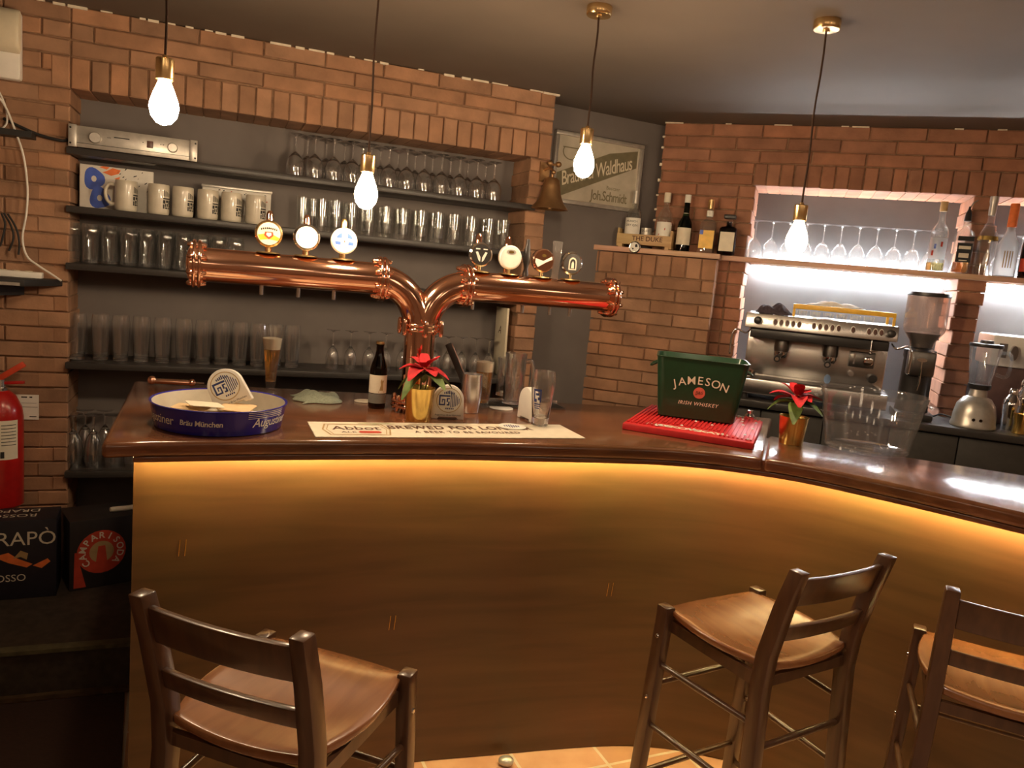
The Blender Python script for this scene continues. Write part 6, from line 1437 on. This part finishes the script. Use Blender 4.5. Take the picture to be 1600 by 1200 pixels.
# ------------------------------------------------------------------ bar stools
def stool():
    t = thing('bar_stool', '', 'stool', (0, 0, 0), 0, 'dark wooden bar stools')
    SZ_ = 0.752
    def leg(name, pts, w, d):
        rings = [[(x - w * k, y - d * k, z), (x + w * k, y - d * k, z), (x + w * k, y + d * k, z), (x - w * k, y + d * k, z)] for x, y, z, k in pts]
        return MB().loft(rings).build(name, 'stool', t, bevel=0.004)
    FX, FY, BX, BY = 0.178, 0.155, 0.158, -0.165
    for s in (-1, 1):
        leg('leg', [(s * (FX + 0.020), FY + 0.03, 0.0, 0.9), (s * FX, FY, SZ_ - 0.01, 1.0), (s * FX, FY, SZ_ + 0.014, 1.0)], 0.016, 0.020)
        leg('back_post', [(s * (BX + 0.016), BY - 0.035, 0.0, 0.9), (s * BX, BY, SZ_ - 0.06, 1.0), (s * BX, BY - 0.006, SZ_ + 0.03, 1.0), (s * (BX + 0.002), BY - 0.035, SZ_ + 0.16, 0.96), (s * (BX + 0.004), BY - 0.064, SZ_ + 0.262, 0.88)], 0.017, 0.021)
    # seat: dished board with rounded front, cut round the legs
    nx, ny = 17, 13; top, bot = [], []
    for j in range(ny):
        q = j / (ny - 1); y = BY - 0.004 + (FY + 0.012 - BY) * q
        for i in range(nx):
            p_ = i / (nx - 1) * 2 - 1
            wv = (0.143 + 0.022 * q) + 0.034 * math.sin(PI * (q ** 0.9)) 
            yy = y + (0.034 * (1 - p_ * p_) * (q ** 3)) - 0.010 * (1 - p_ * p_) * (1 - q) ** 3
            zz = SZ_ + 0.006 * (abs(p_) ** 2) - 0.013 * math.exp(-((q - 0.38) / 0.33) ** 2) * (1 - p_ * p_) - 0.010 * max(0, q - 0.8) / 0.2 * (1 - p_ * p_)
            top.append((p_ * wv, yy, zz)); bot.append((p_ * wv * 0.985, yy, zz - 0.020))
    N = nx * ny; fs = []
    for j in range(ny - 1):
        for i in range(nx - 1):
            a = j * nx + i; fs += [(a, a + 1, a + nx + 1, a + nx), (N + a, N + a + nx, N + a + nx + 1, N + a + 1)]
    per = [i for i in range(nx)] + [j * nx + nx - 1 for j in range(1, ny)] + [(ny - 1) * nx + i for i in range(nx - 2, -1, -1)] + [j * nx for j in range(ny - 2, 0, -1)]
    for a, b in zip(per, per[1:] + per[:1]): fs.append((b, a, N + a, N + b))
    MB().add(top + bot, fs).build('seat', 'seat', t, bevel=0.005, angle=60)
    mb = MB()
    for s in (-1, 1): mb.box(s * (BX + 0.004) - 0.007, s * (BX + 0.004) + 0.007, BY + 0.01, FY - 0.01, SZ_ - 0.056, SZ_ - 0.024)
    mb.box(-FX + 0.01, FX - 0.01, FY - 0.008, FY + 0.006, SZ_ - 0.056, SZ_ - 0.030); mb.box(-BX + 0.01, BX - 0.01, BY - 0.006, BY + 0.008, SZ_ - 0.056, SZ_ - 0.030)
    mb.build('seat_frame', 'stool', t)
    def rail(name, z0, z1, y, bow, th):
        rings = []
        for i in range(9):
            p_ = i / 8 * 2 - 1; yb_ = y - bow * (1 - p_ * p_); x = p_ * (BX - 0.008)
            sl = 0.28 * (z1 - z0)
            rings.append([(x, yb_ - th, z0), (x, yb_ - th - sl, z1), (x, yb_ + th - sl, z1), (x, yb_ + th, z0)])
        MB().loft(rings).build(name, 'stool', t, bevel=0.003)
    rail('top_rail', SZ_ + 0.165, SZ_ + 0.238, BY - 0.038, 0.012, 0.008)
    rail('lower_rail', SZ_ + 0.068, SZ_ + 0.108, BY - 0.016, 0.010, 0.008)
    def rod(x0, y0, x1, y1, z, r=0.0095):
        MB().tube([(x0, y0, z), ((x0 + x1) / 2, (y0 + y1) / 2, z), (x1, y1, z)], [r * 0.8, r, r * 0.8], 10).build('stretcher', 'stool', t)
    def fx(z): return FX + 0.020 * (1 - z / SZ_)
    def fy(z): return FY + 0.03 * (1 - z / SZ_)
    def bxx(z): return BX + 0.016 * (1 - z / (SZ_ - 0.06))
    def by(z): return BY - 0.035 * (1 - z / (SZ_ - 0.06))
    for z in (0.60, 0.42, 0.20):
        for s in (-1, 1): rod(s * fx(z), fy(z), s * bxx(z), by(z), z)
    for z in (0.535, 0.26): rod(-fx(z), fy(z), fx(z), fy(z), z)
    for z in (0.54, 0.30): rod(-bxx(z), by(z), bxx(z), by(z), z)
    mb = MB()
    for s in (-1, 1):
        for z in (0.68, 0.50): mb.lathe([(0, 0), (0.006, 0), (0.005, 0.003), (0, 0.004)], 10, 0, T(s * (fx(z) + 0.0155), fy(z), z) @ RY(s * PI / 2))
    mb.build('screw_heads', 'chrome', t)
    return t
st = stool()
st['label'] = 'middle bar stool, standing in front of the bar below the green bucket'
st.location = (0.704, 1.937, 0); st.rotation_euler = (0, 0, math.radians(31.1))
dup(st, (-0.382, 1.426, 0), math.radians(-18.1), 'bar stool at bottom left, its back towards us', 'dark wooden bar stools')
dup(st, (1.262, 1.773, 0), math.radians(-25.4), 'bar stool at the right edge, partly out of the picture', 'dark wooden bar stools')
p = pz(790, 1196, 0)
tag(MB().sphere(0.022, (0, 0, 0.0), 14, 0, None, 1.2, 1.0, 0.75).build('paper_ball', 'silver', loc=(p.x, p.y, 0.0168)), 'small crumpled silver foil ball on the terracotta floor by the bar', 'paper')
